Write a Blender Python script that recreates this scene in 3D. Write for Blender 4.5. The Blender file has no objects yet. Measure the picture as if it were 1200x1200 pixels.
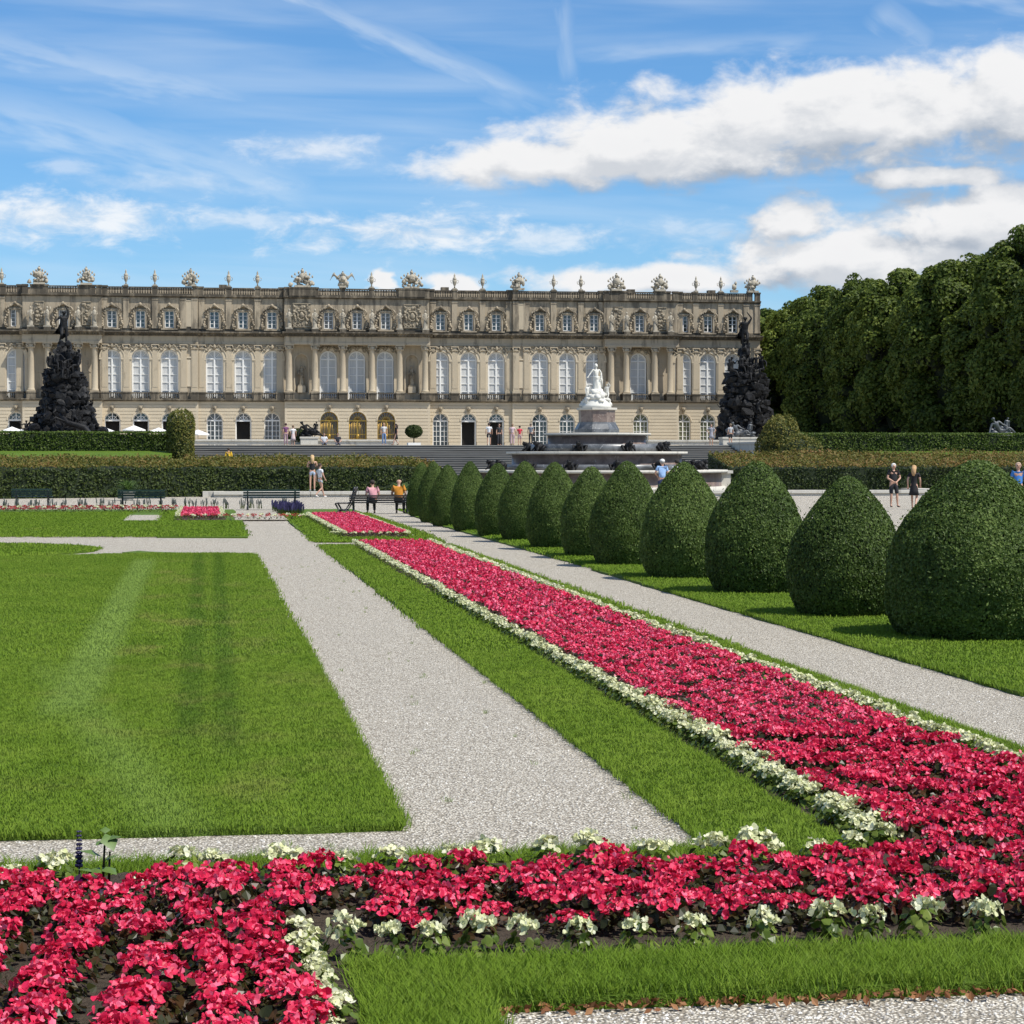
import bpy, bmesh, math, random
import numpy as np
from mathutils import Vector, Matrix, noise as mnoise
R = math.radians
PI = math.pi
sc = bpy.context.scene
COL = sc.collection
rng = np.random.default_rng(7)
random.seed(7)

# ------------------------------------------------------------------ camera
F0, YAW, PITCH, EYE = 2500.0, math.atan(363 / 2500), math.atan(65 / 2500), 1.9
cam_d = bpy.data.cameras.new('camera')
cam_d.sensor_width = 36
cam_d.lens = F0 / 1200 * 36
cam_d.clip_end = 20000
cam = bpy.data.objects.new('camera', cam_d)
COL.objects.link(cam)
cam.location = (0, 0, EYE)
cam.rotation_euler = (R(90) - PITCH, 0, -YAW)
sc.camera = cam

def ray(px, py):
    x = (px - 600) / F0
    y = -(py - 600) / F0
    d = (x, math.cos(PITCH) + y * math.sin(PITCH), -math.sin(PITCH) + y * math.cos(PITCH))
    c, s = math.cos(YAW), math.sin(YAW)
    return (d[0] * c + d[1] * s, -d[0] * s + d[1] * c, d[2])

def G(px, py, z=0.0):
    'ground point seen at a pixel of the 1200 px photograph'
    d = ray(px, py)
    t = (z - EYE) / d[2]
    return (d[0] * t, d[1] * t)

def PX(px, py, Y):
    'point at depth Y seen at that pixel -> (X, Z)'
    d = ray(px, py)
    t = Y / d[1]
    return (d[0] * t, EYE + d[2] * t)

# ------------------------------------------------------------------ light
SUN_EL, SUN_AZ = R(56), R(-38)       # azimuth measured from +X towards +Y
sdir = Vector((math.cos(SUN_EL) * math.cos(SUN_AZ), math.cos(SUN_EL) * math.sin(SUN_AZ), math.sin(SUN_EL)))
sun_d = bpy.data.lights.new('sun', 'SUN')
sun_d.energy = 4.2
sun_d.angle = R(0.53)
sun_d.color = (1.0, 0.955, 0.88)
sun = bpy.data.objects.new('sun', sun_d)
COL.objects.link(sun)
sun.rotation_euler = sdir.to_track_quat('Z', 'Y').to_euler()

world = bpy.data.worlds.new('World')
sc.world = world
world.use_nodes = True
sc.view_settings.view_transform = 'Standard'
sc.view_settings.look = 'None'
sc.view_settings.exposure = 0.4
sc.view_settings.gamma = 1.0
sc.view_settings.use_curve_mapping = False
sc.cycles.max_bounces = 6
sc.cycles.transparent_max_bounces = 8

class NT:
    'small helper to write node trees'
    def __init__(s, tree):
        s.t = tree
    def n(s, typ, ins=None, **kw):
        nd = s.t.nodes.new(typ)
        for k, v in kw.items():
            setattr(nd, k, v)
        if ins:
            for k, v in ins.items():
                s.set(nd.inputs[k], v)
        return nd
    def set(s, sock, v):
        if isinstance(v, bpy.types.NodeSocket):
            s.t.links.new(v, sock)
        elif isinstance(v, bpy.types.Node):
            s.t.links.new(v.outputs[0], sock)
        else:
            sock.default_value = v
    def m(s, op, a, b=None, c=None, clamp=False):
        nd = s.t.nodes.new('ShaderNodeMath')
        nd.operation = op
        nd.use_clamp = clamp
        s.set(nd.inputs[0], a)
        if b is not None: s.set(nd.inputs[1], b)
        if c is not None: s.set(nd.inputs[2], c)
        return nd.outputs[0]
    def smooth(s, v, a, b, lo=0.0, hi=1.0):
        nd = s.n('ShaderNodeMapRange', interpolation_type='SMOOTHSTEP')
        for i, x in enumerate((v, a, b, lo, hi)):
            s.set(nd.inputs[i], x)
        return nd.outputs[0]
    def mix(s, f, a, b, blend='MIX'):
        nd = s.n('ShaderNodeMix', data_type='RGBA', blend_type=blend)
        s.set(nd.inputs[0], f)
        s.set(nd.inputs[6], a if isinstance(a, (bpy.types.NodeSocket, bpy.types.Node)) else (*a, 1))
        s.set(nd.inputs[7], b if isinstance(b, (bpy.types.NodeSocket, bpy.types.Node)) else (*b, 1))
        return nd.outputs[2]
    def noise(s, vec, scale, detail=4, rough=0.55, out=0, lac=2.0, dist=0.0):
        nd = s.n('ShaderNodeTexNoise', {'Scale': scale, 'Detail': detail, 'Roughness': rough, 'Lacunarity': lac, 'Distortion': dist})
        if vec is not None: s.set(nd.inputs['Vector'], vec)
        return nd.outputs[out]
    def xyz(s, x, y, z):
        nd = s.n('ShaderNodeCombineXYZ')
        for i, v in enumerate((x, y, z)): s.set(nd.inputs[i], v)
        return nd.outputs[0]

def build_world():
    t = world.node_tree
    t.nodes.clear()
    N = NT(t)
    sky = N.n('ShaderNodeTexSky', sky_type='NISHITA', sun_disc=False)
    sky.sun_elevation = SUN_EL
    sky.sun_rotation = math.atan2(sdir.x, sdir.y)
    sky.altitude = 500
    sky.air_density = 1.0
    sky.dust_density = 0.6
    sky.ozone_density = 2.2
    # density of the cloud layer as a function of azimuth and elevation (degrees)
    g = bpy.data.node_groups.new('cloud_density', 'ShaderNodeTree')
    g.interface.new_socket('uv', in_out='INPUT', socket_type='NodeSocketVector')
    g.interface.new_socket('cumulus', in_out='OUTPUT', socket_type='NodeSocketFloat')
    gi = g.nodes.new('NodeGroupInput'); go = g.nodes.new('NodeGroupOutput')
    K = NT(g)
    sp = K.n('ShaderNodeSeparateXYZ', {0: gi.outputs[0]})
    U, V = sp.outputs[0], sp.outputs[1]
    # centre px x, px y, radius x, radius y, softness weight
    ell = [(985, 146, 350, 66), (780, 176, 230, 54), (1210, 136, 280, 82), (640, 195, 180, 36),
           (1160, 268, 190, 58), (1000, 308, 210, 46), (1090, 218, 110, 16), (930, 262, 60, 40),
                      (530, 334, 40, 18), (447, 330, 18, 16), (760, 330, 190, 22), (-500, 250, 220, 40), (1500, 200, 300, 90)]
    dens = None
    nv = K.xyz(K.m('MULTIPLY', U, 1.0), K.m('MULTIPLY', V, 1.7), 3.7)
    warp = K.m('MULTIPLY', K.m('SUBTRACT', K.noise(nv, 0.9, 3), 0.5), 1.6)
    Uw = K.m('ADD', U, warp)
    for (cx, cy, rx, ry) in ell:
        cu, cv, ru, rv = (cx - 600) / 43.6, (535 - cy) / 43.6, rx / 43.6, ry / 43.6
        a = K.m('DIVIDE', K.m('SUBTRACT', Uw, cu), ru)
        b = K.m('DIVIDE', K.m('SUBTRACT', V, cv), rv)
        d = K.m('SUBTRACT', 1.0, K.m('SQRT', K.m('ADD', K.m('MULTIPLY', a, a), K.m('MULTIPLY', b, b))))
        dens = d if dens is None else K.m('SMOOTH_MAX', dens, d, 0.12)
    dens = K.m('MAXIMUM', dens, -0.75)
    # beyond the picture the cloud field goes on from low noise alone
    low = K.m('MULTIPLY', K.m('SUBTRACT', K.noise(nv, 0.11, 2), 0.56), 5.0)
    away = K.smooth(K.m('ABSOLUTE', U), 17.0, 24.0)
    up = K.smooth(V, 13.5, 18.0)
    away = K.m('MAXIMUM', away, up)
    dens = K.m('ADD', K.m('MULTIPLY', dens, K.m('SUBTRACT', 1.0, away)), K.m('MULTIPLY', low, away))
    n1 = K.noise(nv, 0.75, 8, 0.56, dist=0.2)
    d = K.m('ADD', dens, K.m('MULTIPLY', K.m('SUBTRACT', n1, 0.5), 1.35))
    g.links.new(d, go.inputs[0])

    co = N.n('ShaderNodeTexCoord')
    s = N.n('ShaderNodeSeparateXYZ', {0: co.outputs['Generated']})
    X, Y, Z = s.outputs
    az = N.m('MULTIPLY', N.m('ARCTAN2', X, Y), 180 / PI)
    U = N.m('SUBTRACT', az, math.degrees(YAW))
    V = N.m('MULTIPLY', N.m('ARCSINE', Z), 180 / PI)
    def dens_at(du, dv):
        gg = N.n('ShaderNodeGroup', node_tree=g)
        N.set(gg.inputs[0], N.xyz(N.m('ADD', U, du), N.m('ADD', V, dv), 0.0))
        return gg.outputs[0]
    d0 = dens_at(0.0, 0.0)
    d1 = dens_at(0.25, 0.55)
    d2 = dens_at(0.3, 1.7)
    alpha = N.smooth(d0, -0.02, 0.5)
    thick = N.smooth(d0, 0.2, 1.3)
    lit = N.smooth(N.m('SUBTRACT', d1, d0), -0.30, 0.34)      # lit where the cloud thins out towards the sun
    shade = N.m('MULTIPLY', lit, 0.80)
    under = N.smooth(N.m('SUBTRACT', d2, d0), -0.35, 0.45)
    shade = N.m('ADD', N.m('MULTIPLY', shade, 0.65), N.m('ADD', N.m('MULTIPLY', under, 0.5), N.m('MULTIPLY', thick, 0.06)), clamp=True)
    ccol = N.mix(shade, (6.9, 6.9, 6.95), (3.1, 3.55, 4.2))
    # thin high cloud: long streaks
    def streak(x0, y0, x1, y1, w, amp, nscale=0.5):
        u0, v0, u1, v1 = (x0 - 600) / 43.6, (535 - y0) / 43.6, (x1 - 600) / 43.6, (535 - y1) / 43.6
        L = math.hypot(u1 - u0, v1 - v0); dx, dy = (u1 - u0) / L, (v1 - v0) / L
        al = N.m('ADD', N.m('MULTIPLY', N.m('SUBTRACT', U, u0), dx), N.m('MULTIPLY', N.m('SUBTRACT', V, v0), dy))
        ac = N.m('ADD', N.m('MULTIPLY', N.m('SUBTRACT', U, u0), -dy), N.m('MULTIPLY', N.m('SUBTRACT', V, v0), dx))
        nz = N.noise(N.xyz(N.m('MULTIPLY', al, 0.6), N.m('MULTIPLY', ac, 2.5), x0 * 0.01), nscale * 2, 3, 0.5)
        ac = N.m('ADD', ac, N.m('MULTIPLY', N.m('SUBTRACT', nz, 0.5), w * 1.5))
        prof = N.smooth(N.m('ABSOLUTE', ac), 0.0, w, 1.0, 0.0)
        ends = N.m('MULTIPLY', N.smooth(al, 0.0, L * 0.3), N.smooth(al, L * 0.75, L, 1.0, 0.0))
        return N.m('MULTIPLY', N.m('MULTIPLY', prof, ends), N.m('MULTIPLY', N.smooth(nz, 0.05, 0.75), amp))
    cir = N.m('MULTIPLY', N.smooth(N.noise(N.xyz(N.m('ADD', N.m('MULTIPLY', U, 0.16), N.m('MULTIPLY', V, 0.35)), N.m('MULTIPLY', V, 1.5), 1.0), 0.7, 4, 0.5, dist=0.3), 0.35, 0.85), 0.30)
    for a in [(200, -50, 690, 148, 0.42, 0.42), (655, -10, 668, 110, 0.40, 0.30), (-150, 50, 350, 130, 0.8, 0.4), (620, 70, 1000, 60, 0.4, 0.3),
              (-100, 120, 420, 240, 1.0, 0.4), (950, -30, 1250, 40, 0.7, 0.35), (1010, 20, 1090, 80, 0.7, 0.3), (380, 20, 640, 130, 0.6, 0.3), (0, 10, 60, 5, .3, .6)]:
        cir = N.m('MAXIMUM', cir, streak(*a))
    base = N.mix(cir, N.mix(1.0, sky.outputs[0], (0.50, 0.80, 1.06), 'MULTIPLY'), (6.3, 6.9, 7.4))
    veil = N.smooth(V, 0.0, 9.0, 0.35, 0.0)
    base = N.mix(N.m('MAXIMUM', veil, 0.0), base, (3.9, 5.7, 7.3))
    # low bands of thin, half transparent cloud
    thin = None
    tn_ = N.noise(N.xyz(U, N.m('MULTIPLY', V, 2.2), 11.0), 0.8, 8, 0.62, dist=0.3)
    for (cx, cy, rx, ry, am) in ((70, 262, 260, 42, .85), (480, 274, 230, 36, .85), (372, 181, 130, 24, .6), (640, 282, 150, 24, .6), (290, 262, 110, 20, .5), (800, 275, 120, 26, .35), (90, 208, 60, 12, .35), (200, 222, 160, 16, .3), (560, 200, 130, 30, .5)):
        a = N.m('DIVIDE', N.m('SUBTRACT', U, (cx - 600) / 43.6), rx / 43.6)
        b_ = N.m('DIVIDE', N.m('SUBTRACT', V, (535 - cy) / 43.6), ry / 43.6)
        q = N.m('SUBTRACT', 1.0, N.m('SQRT', N.m('ADD', N.m('MULTIPLY', a, a), N.m('MULTIPLY', b_, b_))))
        q = N.m('ADD', q, N.m('MULTIPLY', N.m('SUBTRACT', tn_, 0.52), 2.4))
        q = N.m('MULTIPLY', N.smooth(q, 0.0, 1.05), am)
        thin = q if thin is None else N.m('MAXIMUM', thin, q)
    base = N.mix(thin, base, N.mix(N.smooth(tn_, 0.35, 0.65), (5.4, 6.0, 6.7), (7.3, 7.4, 7.5)))
    col = N.mix(alpha, base, ccol)
    bg = N.n('ShaderNodeBackground', {'Color': col, 'Strength': 0.1})
    o = N.n('ShaderNodeOutputWorld')
    t.links.new(bg.outputs[0], o.inputs[0])
build_world()

# ------------------------------------------------------------------ helpers
def tag(o, label=None, cat=None, group=None, kind=None):
    if label: o['label'] = label
    if cat: o['category'] = cat
    if group: o['group'] = group
    if kind: o['kind'] = kind
    return o

def empty(name, loc=(0, 0, 0), rz=0.0, label=None, cat=None, group=None):
    o = bpy.data.objects.new(name, None)
    o.empty_display_size = 0.3
    COL.objects.link(o)
    o.location = loc
    o.rotation_euler = (0, 0, rz)
    return tag(o, label, cat, group)

def link(name, me, parent=None, loc=(0, 0, 0), rz=0.0, scale=None):
    o = bpy.data.objects.new(name, me)
    COL.objects.link(o)
    o.parent = parent
    o.location = loc
    o.rotation_euler = (0, 0, rz)
    if scale is not None:
        o.scale = scale if hasattr(scale, '__len__') else (scale,) * 3
    return o

class MB:
    def __init__(s):
        s.v = []; s.f = []; s.mi = []; s.sm = []; s.cur = 0
    def add(s, vs, fs, smooth=False):
        b = len(s.v)
        s.v += [tuple(v) for v in vs]
        s.f += [tuple(i + b for i in f) for f in fs]
        s.mi += [s.cur] * len(fs)
        s.sm += [smooth] * len(fs)
    def box(s, x0, x1, y0, y1, z0, z1):
        s.add([(x0, y0, z0), (x1, y0, z0), (x1, y1, z0), (x0, y1, z0), (x0, y0, z1), (x1, y0, z1), (x1, y1, z1), (x0, y1, z1)],
              [(0, 3, 2, 1), (4, 5, 6, 7), (0, 1, 5, 4), (1, 2, 6, 5), (2, 3, 7, 6), (3, 0, 4, 7)])
    def prism(s, x0, x1, prof):
        'profile of (y, z) points run along x'
        n = len(prof)
        vs = [(x0, y, z) for y, z in prof] + [(x1, y, z) for y, z in prof]
        fs = [(i, (i + 1) % n, n + (i + 1) % n, n + i) for i in range(n)] + [tuple(range(n))[::-1], tuple(range(n, 2 * n))]
        s.add(vs, fs)
    def tube(s, pts, rad, n=8, smooth=True, cap=True):
        pts = [Vector(p) for p in pts]
        if not hasattr(rad, '__len__'): rad = [rad] * len(pts)
        rings = []
        vs = []
        for i, p in enumerate(pts):
            d = (pts[min(i + 1, len(pts) - 1)] - pts[max(i - 1, 0)]).normalized()
            a = Vector((0, 0, 1)) if abs(d.z) < 0.9 else Vector((1, 0, 0))
            u = d.cross(a).normalized(); w = u.cross(d)
            for k in range(n):
                t = 2 * PI * k / n
                vs.append(p + (u * math.cos(t) + w * math.sin(t)) * rad[i])
        fs = []
        for i in range(len(pts) - 1):
            for k in range(n):
                fs.append((i * n + k, i * n + (k + 1) % n, (i + 1) * n + (k + 1) % n, (i + 1) * n + k))
        if cap:
            fs += [tuple(range(n))[::-1], tuple(range((len(pts) - 1) * n, len(pts) * n))]
        s.add(vs, fs, smooth)
    def lathe(s, prof, c=(0, 0, 0), n=16, smooth=True, sx=1.0, sy=1.0):
        vs = []; fs = []
        for r, z in prof:
            for k in range(n):
                t = 2 * PI * k / n
                vs.append((c[0] + r * sx * math.cos(t), c[1] + r * sy * math.sin(t), c[2] + z))
        for i in range(len(prof) - 1):
            for k in range(n):
                fs.append((i * n + k, i * n + (k + 1) % n, (i + 1) * n + (k + 1) % n, (i + 1) * n + k))
        fs += [tuple(range(n))[::-1], tuple(range((len(prof) - 1) * n, len(prof) * n))]
        s.add(vs, fs, smooth)
    def blob(s, c, r, seed=0, amp=0.25, sub=1, smooth=True, freq=1.5):
        vs0, fs0 = ICO[sub]
        r = r if hasattr(r, '__len__') else (r, r, r)
        vs = []
        for v in vs0:
            k = 1 + amp * mnoise.noise(Vector(v) * freq + Vector((seed * 3.1, seed * 1.7, seed)))
            vs.append((c[0] + v[0] * r[0] * k, c[1] + v[1] * r[1] * k, c[2] + v[2] * r[2] * k))
        s.add(vs, fs0, smooth)
    def arch(s, cx, zc, r0, r1, y0, y1, a0=0.0, a1=PI, n=14):
        'a half ring in the xz plane between depths y0 (front) and y1'
        vs = []; fs = []
        for i in range(n + 1):
            t = a0 + (a1 - a0) * i / n
            c, q = math.cos(t), math.sin(t)
            vs += [(cx + r0 * c, y0, zc + r0 * q), (cx + r1 * c, y0, zc + r1 * q), (cx + r1 * c, y1, zc + r1 * q), (cx + r0 * c, y1, zc + r0 * q)]
        for i in range(n):
            a, b = i * 4, i * 4 + 4
            for k in range(4):
                fs.append((a + k, a + (k + 1) % 4, b + (k + 1) % 4, b + k))
        fs += [(0, 1, 2, 3), (n * 4 + 3, n * 4 + 2, n * 4 + 1, n * 4)]
        s.add(vs, fs)
    def mesh(s, name, mats):
        me = bpy.data.meshes.new(name)
        me.from_pydata(s.v, [], s.f)
        for m in (mats if isinstance(mats, (list, tuple)) else [mats]): me.materials.append(m)
        me.polygons.foreach_set('material_index', s.mi)
        me.polygons.foreach_set('use_smooth', s.sm)
        bm = bmesh.new(); bm.from_mesh(me)
        bmesh.ops.recalc_face_normals(bm, faces=bm.faces)
        bm.to_mesh(me); bm.free()
        me.update()
        return me
    def obj(s, name, mats, parent=None, loc=(0, 0, 0), rz=0.0):
        return link(name, s.mesh(name, mats), parent, loc, rz)

def _ico(sub):
    bm = bmesh.new()
    bmesh.ops.create_icosphere(bm, subdivisions=sub, radius=1)
    vs = [tuple(v.co) for v in bm.verts]; fs = [tuple(v.index for v in f.verts) for f in bm.faces]
    bm.free()
    return vs, fs
ICO = {k: _ico(k) for k in (1, 2, 3, 4)}

def np_mesh(name, V, Fq, mats, mi=None, smooth=False):
    'fast mesh from arrays; Fq is (n, k) with the same number of corners per face'
    me = bpy.data.meshes.new(name)
    n, k = Fq.shape
    me.vertices.add(len(V)); me.vertices.foreach_set('co', V.astype(np.float32).ravel())
    me.loops.add(n * k); me.loops.foreach_set('vertex_index', Fq.astype(np.int32).ravel())
    me.polygons.add(n)
    me.polygons.foreach_set('loop_start', np.arange(0, n * k, k, dtype=np.int32))
    try:
        me.polygons.foreach_set('loop_total', np.full(n, k, dtype=np.int32))
    except Exception:
        pass
    for m in (mats if isinstance(mats, (list, tuple)) else [mats]): me.materials.append(m)
    if mi is not None: me.polygons.foreach_set('material_index', mi.astype(np.int32))
    me.polygons.foreach_set('use_smooth', np.full(n, smooth))
    me.update(calc_edges=True)
    return me

def leaf_arrays(P, N, size, tilt=0.6, aspect=1.7, rg=rng):
    'leaf shaped quads at P facing roughly N'
    n = len(P)
    D = N + rg.normal(0, tilt, (n, 3)); D /= np.linalg.norm(D, axis=1)[:, None] + 1e-9
    A = rg.normal(0, 1, (n, 3))
    U = np.cross(D, A); U /= np.linalg.norm(U, axis=1)[:, None] + 1e-9
    W = np.cross(D, U)
    s = (size * rg.uniform(0.7, 1.3, n))[:, None] * 0.5
    fold = D * s * 0.25
    V = np.stack([P - U * s * aspect, P - W * s + fold, P + U * s * aspect, P + W * s + fold], 1).reshape(-1, 3)
    return V, np.arange(4 * n).reshape(n, 4)

def leaf_mesh(name, P, N, size, mat, **kw):
    V, Fq = leaf_arrays(P, N, size, **kw)
    return np_mesh(name, V, Fq, mat)

# ------------------------------------------------------------------ materials
def mat(name):
    m = bpy.data.materials.new(name)
    m.use_nodes = True
    m.node_tree.nodes.clear()
    return m, NT(m.node_tree)

def finish(N, color, rough=0.7, bump=None, bstr=0.3, bdist=0.02, metal=0.0, spec=0.5, transl=None, up=0.0):
    p = N.n('ShaderNodeBsdfPrincipled', {'Roughness': rough, 'Metallic': metal, 'Specular IOR Level': spec})
    N.set(p.inputs['Base Color'], color if isinstance(color, (bpy.types.NodeSocket, bpy.types.Node)) else (*color, 1))
    if bump is not None:
        b = N.n('ShaderNodeBump', {'Strength': bstr, 'Distance': bdist, 'Height': bump})
        N.set(p.inputs['Normal'], b.outputs[0])
    out = p.outputs[0]
    if up:
        gn = N.n('ShaderNodeNewGeometry').outputs['Normal']
        va = N.n('ShaderNodeVectorMath', operation='SCALE'); N.set(va.inputs[0], gn); va.inputs['Scale'].default_value = 1 - up
        vb = N.n('ShaderNodeVectorMath', operation='ADD'); N.set(vb.inputs[0], va.outputs[0]); vb.inputs[1].default_value = (0, 0, up)
        vc = N.n('ShaderNodeVectorMath', operation='NORMALIZE'); N.set(vc.inputs[0], vb.outputs[0])
        N.set(p.inputs['Normal'], vc.outputs[0])
    if transl is not None:
        tr = N.n('ShaderNodeBsdfTranslucent')
        N.set(tr.inputs['Color'], color if isinstance(color, (bpy.types.NodeSocket, bpy.types.Node)) else (*color, 1))
        mx = N.n('ShaderNodeMixShader', {0: transl})
        N.t.links.new(out, mx.inputs[1]); N.t.links.new(tr.outputs[0], mx.inputs[2])
        out = mx.outputs[0]
    o = N.n('ShaderNodeOutputMaterial')
    N.t.links.new(out, o.inputs[0])

def plain(name, c, rough=0.7, var=0.12, scale=6.0, metal=0.0, spec=0.5, bstr=0.0):
    m, N = mat(name)
    tc = N.n('ShaderNodeTexCoord').outputs['Object']
    nz = N.noise(tc, scale, 5)
    lo = tuple(x * (1 - var) for x in c); hi = tuple(min(1, x * (1 + var)) for x in c)
    finish(N, N.mix(nz, lo, hi), rough, nz if bstr else None, bstr, 0.02, metal, spec)
    return m

def foliage(name, dark, mid, light, transl=0.3, rough=0.55, patch=0.6):
    m, N = mat(name)
    g = N.n('ShaderNodeNewGeometry')
    ri = N.m('ADD', g.outputs['Random Per Island'], N.m('MULTIPLY', N.m('SUBTRACT', N.n('ShaderNodeObjectInfo').outputs['Random'], 0.5), 0.35))
    pn = N.noise(g.outputs['Position'], patch, 3)
    r = N.n('ShaderNodeValToRGB')
    r.color_ramp.elements[0].color = (*dark, 1); r.color_ramp.elements[0].position = 0.0
    r.color_ramp.elements[1].color = (*light, 1)
    e = r.color_ramp.elements.new(0.5); e.color = (*mid, 1)
    N.set(r.inputs[0], N.m('ADD', N.m('MULTIPLY', ri, 0.75), N.m('MULTIPLY', N.m('SUBTRACT', pn, 0.38), 1.0), clamp=True))
    finish(N, r.outputs[0], rough, spec=0.25, transl=transl)
    return m

def stone(name, c, stain=0.5, stain_col=(0.05, 0.045, 0.038), streak=True, rough=0.85, scale=1.0, bstr=0.25):
    'limestone or plaster with rain streaks and soot that belongs to the stone'
    m, N = mat(name)
    g = N.n('ShaderNodeNewGeometry')
    pos = g.outputs['Position']
    mp = N.n('ShaderNodeMapping'); N.set(mp.inputs[0], pos); mp.inputs['Scale'].default_value = (0.12, 1.0, 6.0) if streak == 'h' else ((1.0, 1.0, 0.16) if streak else (1, 1, 1))
    n1 = N.noise(mp.outputs[0], 1.6 * scale, 6, 0.65)
    n2 = N.noise(pos, 0.5 * scale, 5, 0.6)
    n3 = N.noise(pos, 9 * scale, 4, 0.6)
    tone = N.mix(n2, tuple(x * 0.82 for x in c), tuple(min(1, x * 1.15) for x in c))
    s = N.smooth(N.m('ADD', N.m('MULTIPLY', n1, 0.65), N.m('MULTIPLY', n2, 0.35)), 0.66 - 0.34 * stain, 0.78 - 0.25 * stain)
    s = N.m('MULTIPLY', s, min(1.0, 0.35 + stain * 0.6))
    colr = N.mix(s, tone, stain_col)
    colr = N.mix(N.m('MULTIPLY', n3, 0.3), colr, tuple(x * 0.6 for x in c))
    finish(N, colr, rough, n3, bstr, 0.03, spec=0.2)
    return m

M = {}
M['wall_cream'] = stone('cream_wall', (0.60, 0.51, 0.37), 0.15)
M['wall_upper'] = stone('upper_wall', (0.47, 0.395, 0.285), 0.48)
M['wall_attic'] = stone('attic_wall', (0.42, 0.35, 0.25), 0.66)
M['stone_dark'] = stone('weathered_ledge', (0.28, 0.235, 0.17), 0.95, (0.045, 0.04, 0.032))
M['relief'] = stone('relief_stone', (0.36, 0.305, 0.22), 0.62, streak=False, scale=2.0)
M['column'] = stone('column_stone', (0.50, 0.42, 0.30), 0.38)
M['stone_light'] = stone('pale_statue_stone', (0.46, 0.41, 0.32), 0.55, streak=False, scale=2.0)
M['marble_white'] = stone('white_marble', (0.70, 0.68, 0.61), 0.12, (0.4, 0.38, 0.33), scale=3)
M['marble_rim'] = stone('pale_marble', (0.58, 0.55, 0.48), 0.45, (0.2, 0.18, 0.15), scale=2)
M['steps'] = stone('grey_steps', (0.23, 0.22, 0.20), 0.7, (0.06, 0.057, 0.052), scale=.7, streak='h')
M['nosing'] = stone('pale_step_edge', (0.30, 0.285, 0.255), 0.5, (0.08, 0.075, 0.07), scale=.7, streak='h')  # edge band of each step, set paler than the step itself
M['win_white'] = plain('white_window_paint', (0.78, 0.77, 0.73), 0.5, 0.05)
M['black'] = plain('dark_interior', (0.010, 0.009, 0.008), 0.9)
M['gold'] = plain('gilded_iron', (0.42, 0.27, 0.06), 0.4, 0.2, 8, 0.7)
M['iron'] = plain('dark_iron', (0.025, 0.028, 0.03), 0.5, 0.2, 20)
M['bench_green'] = plain('dark_green_paint', (0.012, 0.032, 0.022), 0.4, 0.2, 20)
M['bench_dark'] = plain('dark_bench_wood', (0.03, 0.022, 0.018), 0.55, 0.3, 20)

def glass_mat(name, c, rough, spec=0.6):
    m, N = mat(name)
    pos = N.n('ShaderNodeNewGeometry').outputs['Position']
    mp = N.n('ShaderNodeMapping'); N.set(mp.inputs[0], pos); mp.inputs['Scale'].default_value = (5.0, 1.0, 0.25)
    folds = N.noise(mp.outputs[0], 1.2, 3)
    finish(N, N.mix(folds, tuple(x * 0.72 for x in c), tuple(x * 1.2 for x in c)), rough, spec=spec)
    return m
M['pane_curtain'] = glass_mat('glass_over_blind', (0.54, 0.54, 0.52), 0.3, 0.35)
M['pane_dark'] = glass_mat('dark_window_glass', (0.03, 0.04, 0.045), 0.06, 1.0)
M['pane_green'] = glass_mat('glass_over_green_blind', (0.19, 0.20, 0.13), 0.1)

def bronze():
    m, N = mat('black_bronze_rock')
    g = N.n('ShaderNodeNewGeometry').outputs['Position']
    n1 = N.noise(g, 1.4, 7, 0.7); n2 = N.noise(g, 5.0, 5, 0.6)
    c = N.mix(N.smooth(n1, 0.35, 0.75), (0.005, 0.005, 0.0055), (0.018, 0.018, 0.019))
    c = N.mix(N.smooth(n2, 0.66, 0.80), c, (0.06, 0.06, 0.06))
    finish(N, c, 0.6, n2, 0.6, 0.1, 0.0, 0.25)
    return m
M['bronze'] = bronze()

def brown_marble(name, c0, c1, vein):
    m, N = mat(name)
    g = N.n('ShaderNodeNewGeometry').outputs['Position']
    n1 = N.noise(g, 1.3, 6, 0.65, dist=1.5); n2 = N.noise(g, 4.0, 6, 0.7, dist=2.0)
    c = N.mix(N.smooth(n1, 0.35, 0.65), c0, c1)
    c = N.mix(N.smooth(n2, 0.6, 0.68), c, vein)
    finish(N, c, 0.35, spec=0.5)
    return m
M['marble_brown'] = brown_marble('brown_red_marble', (0.14, 0.098, 0.082), (0.25, 0.19, 0.16), (0.42, 0.38, 0.34))
M['marble_grey'] = brown_marble('grey_veined_marble', (0.06, 0.065, 0.07), (0.15, 0.155, 0.16), (0.4, 0.4, 0.4))

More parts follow.
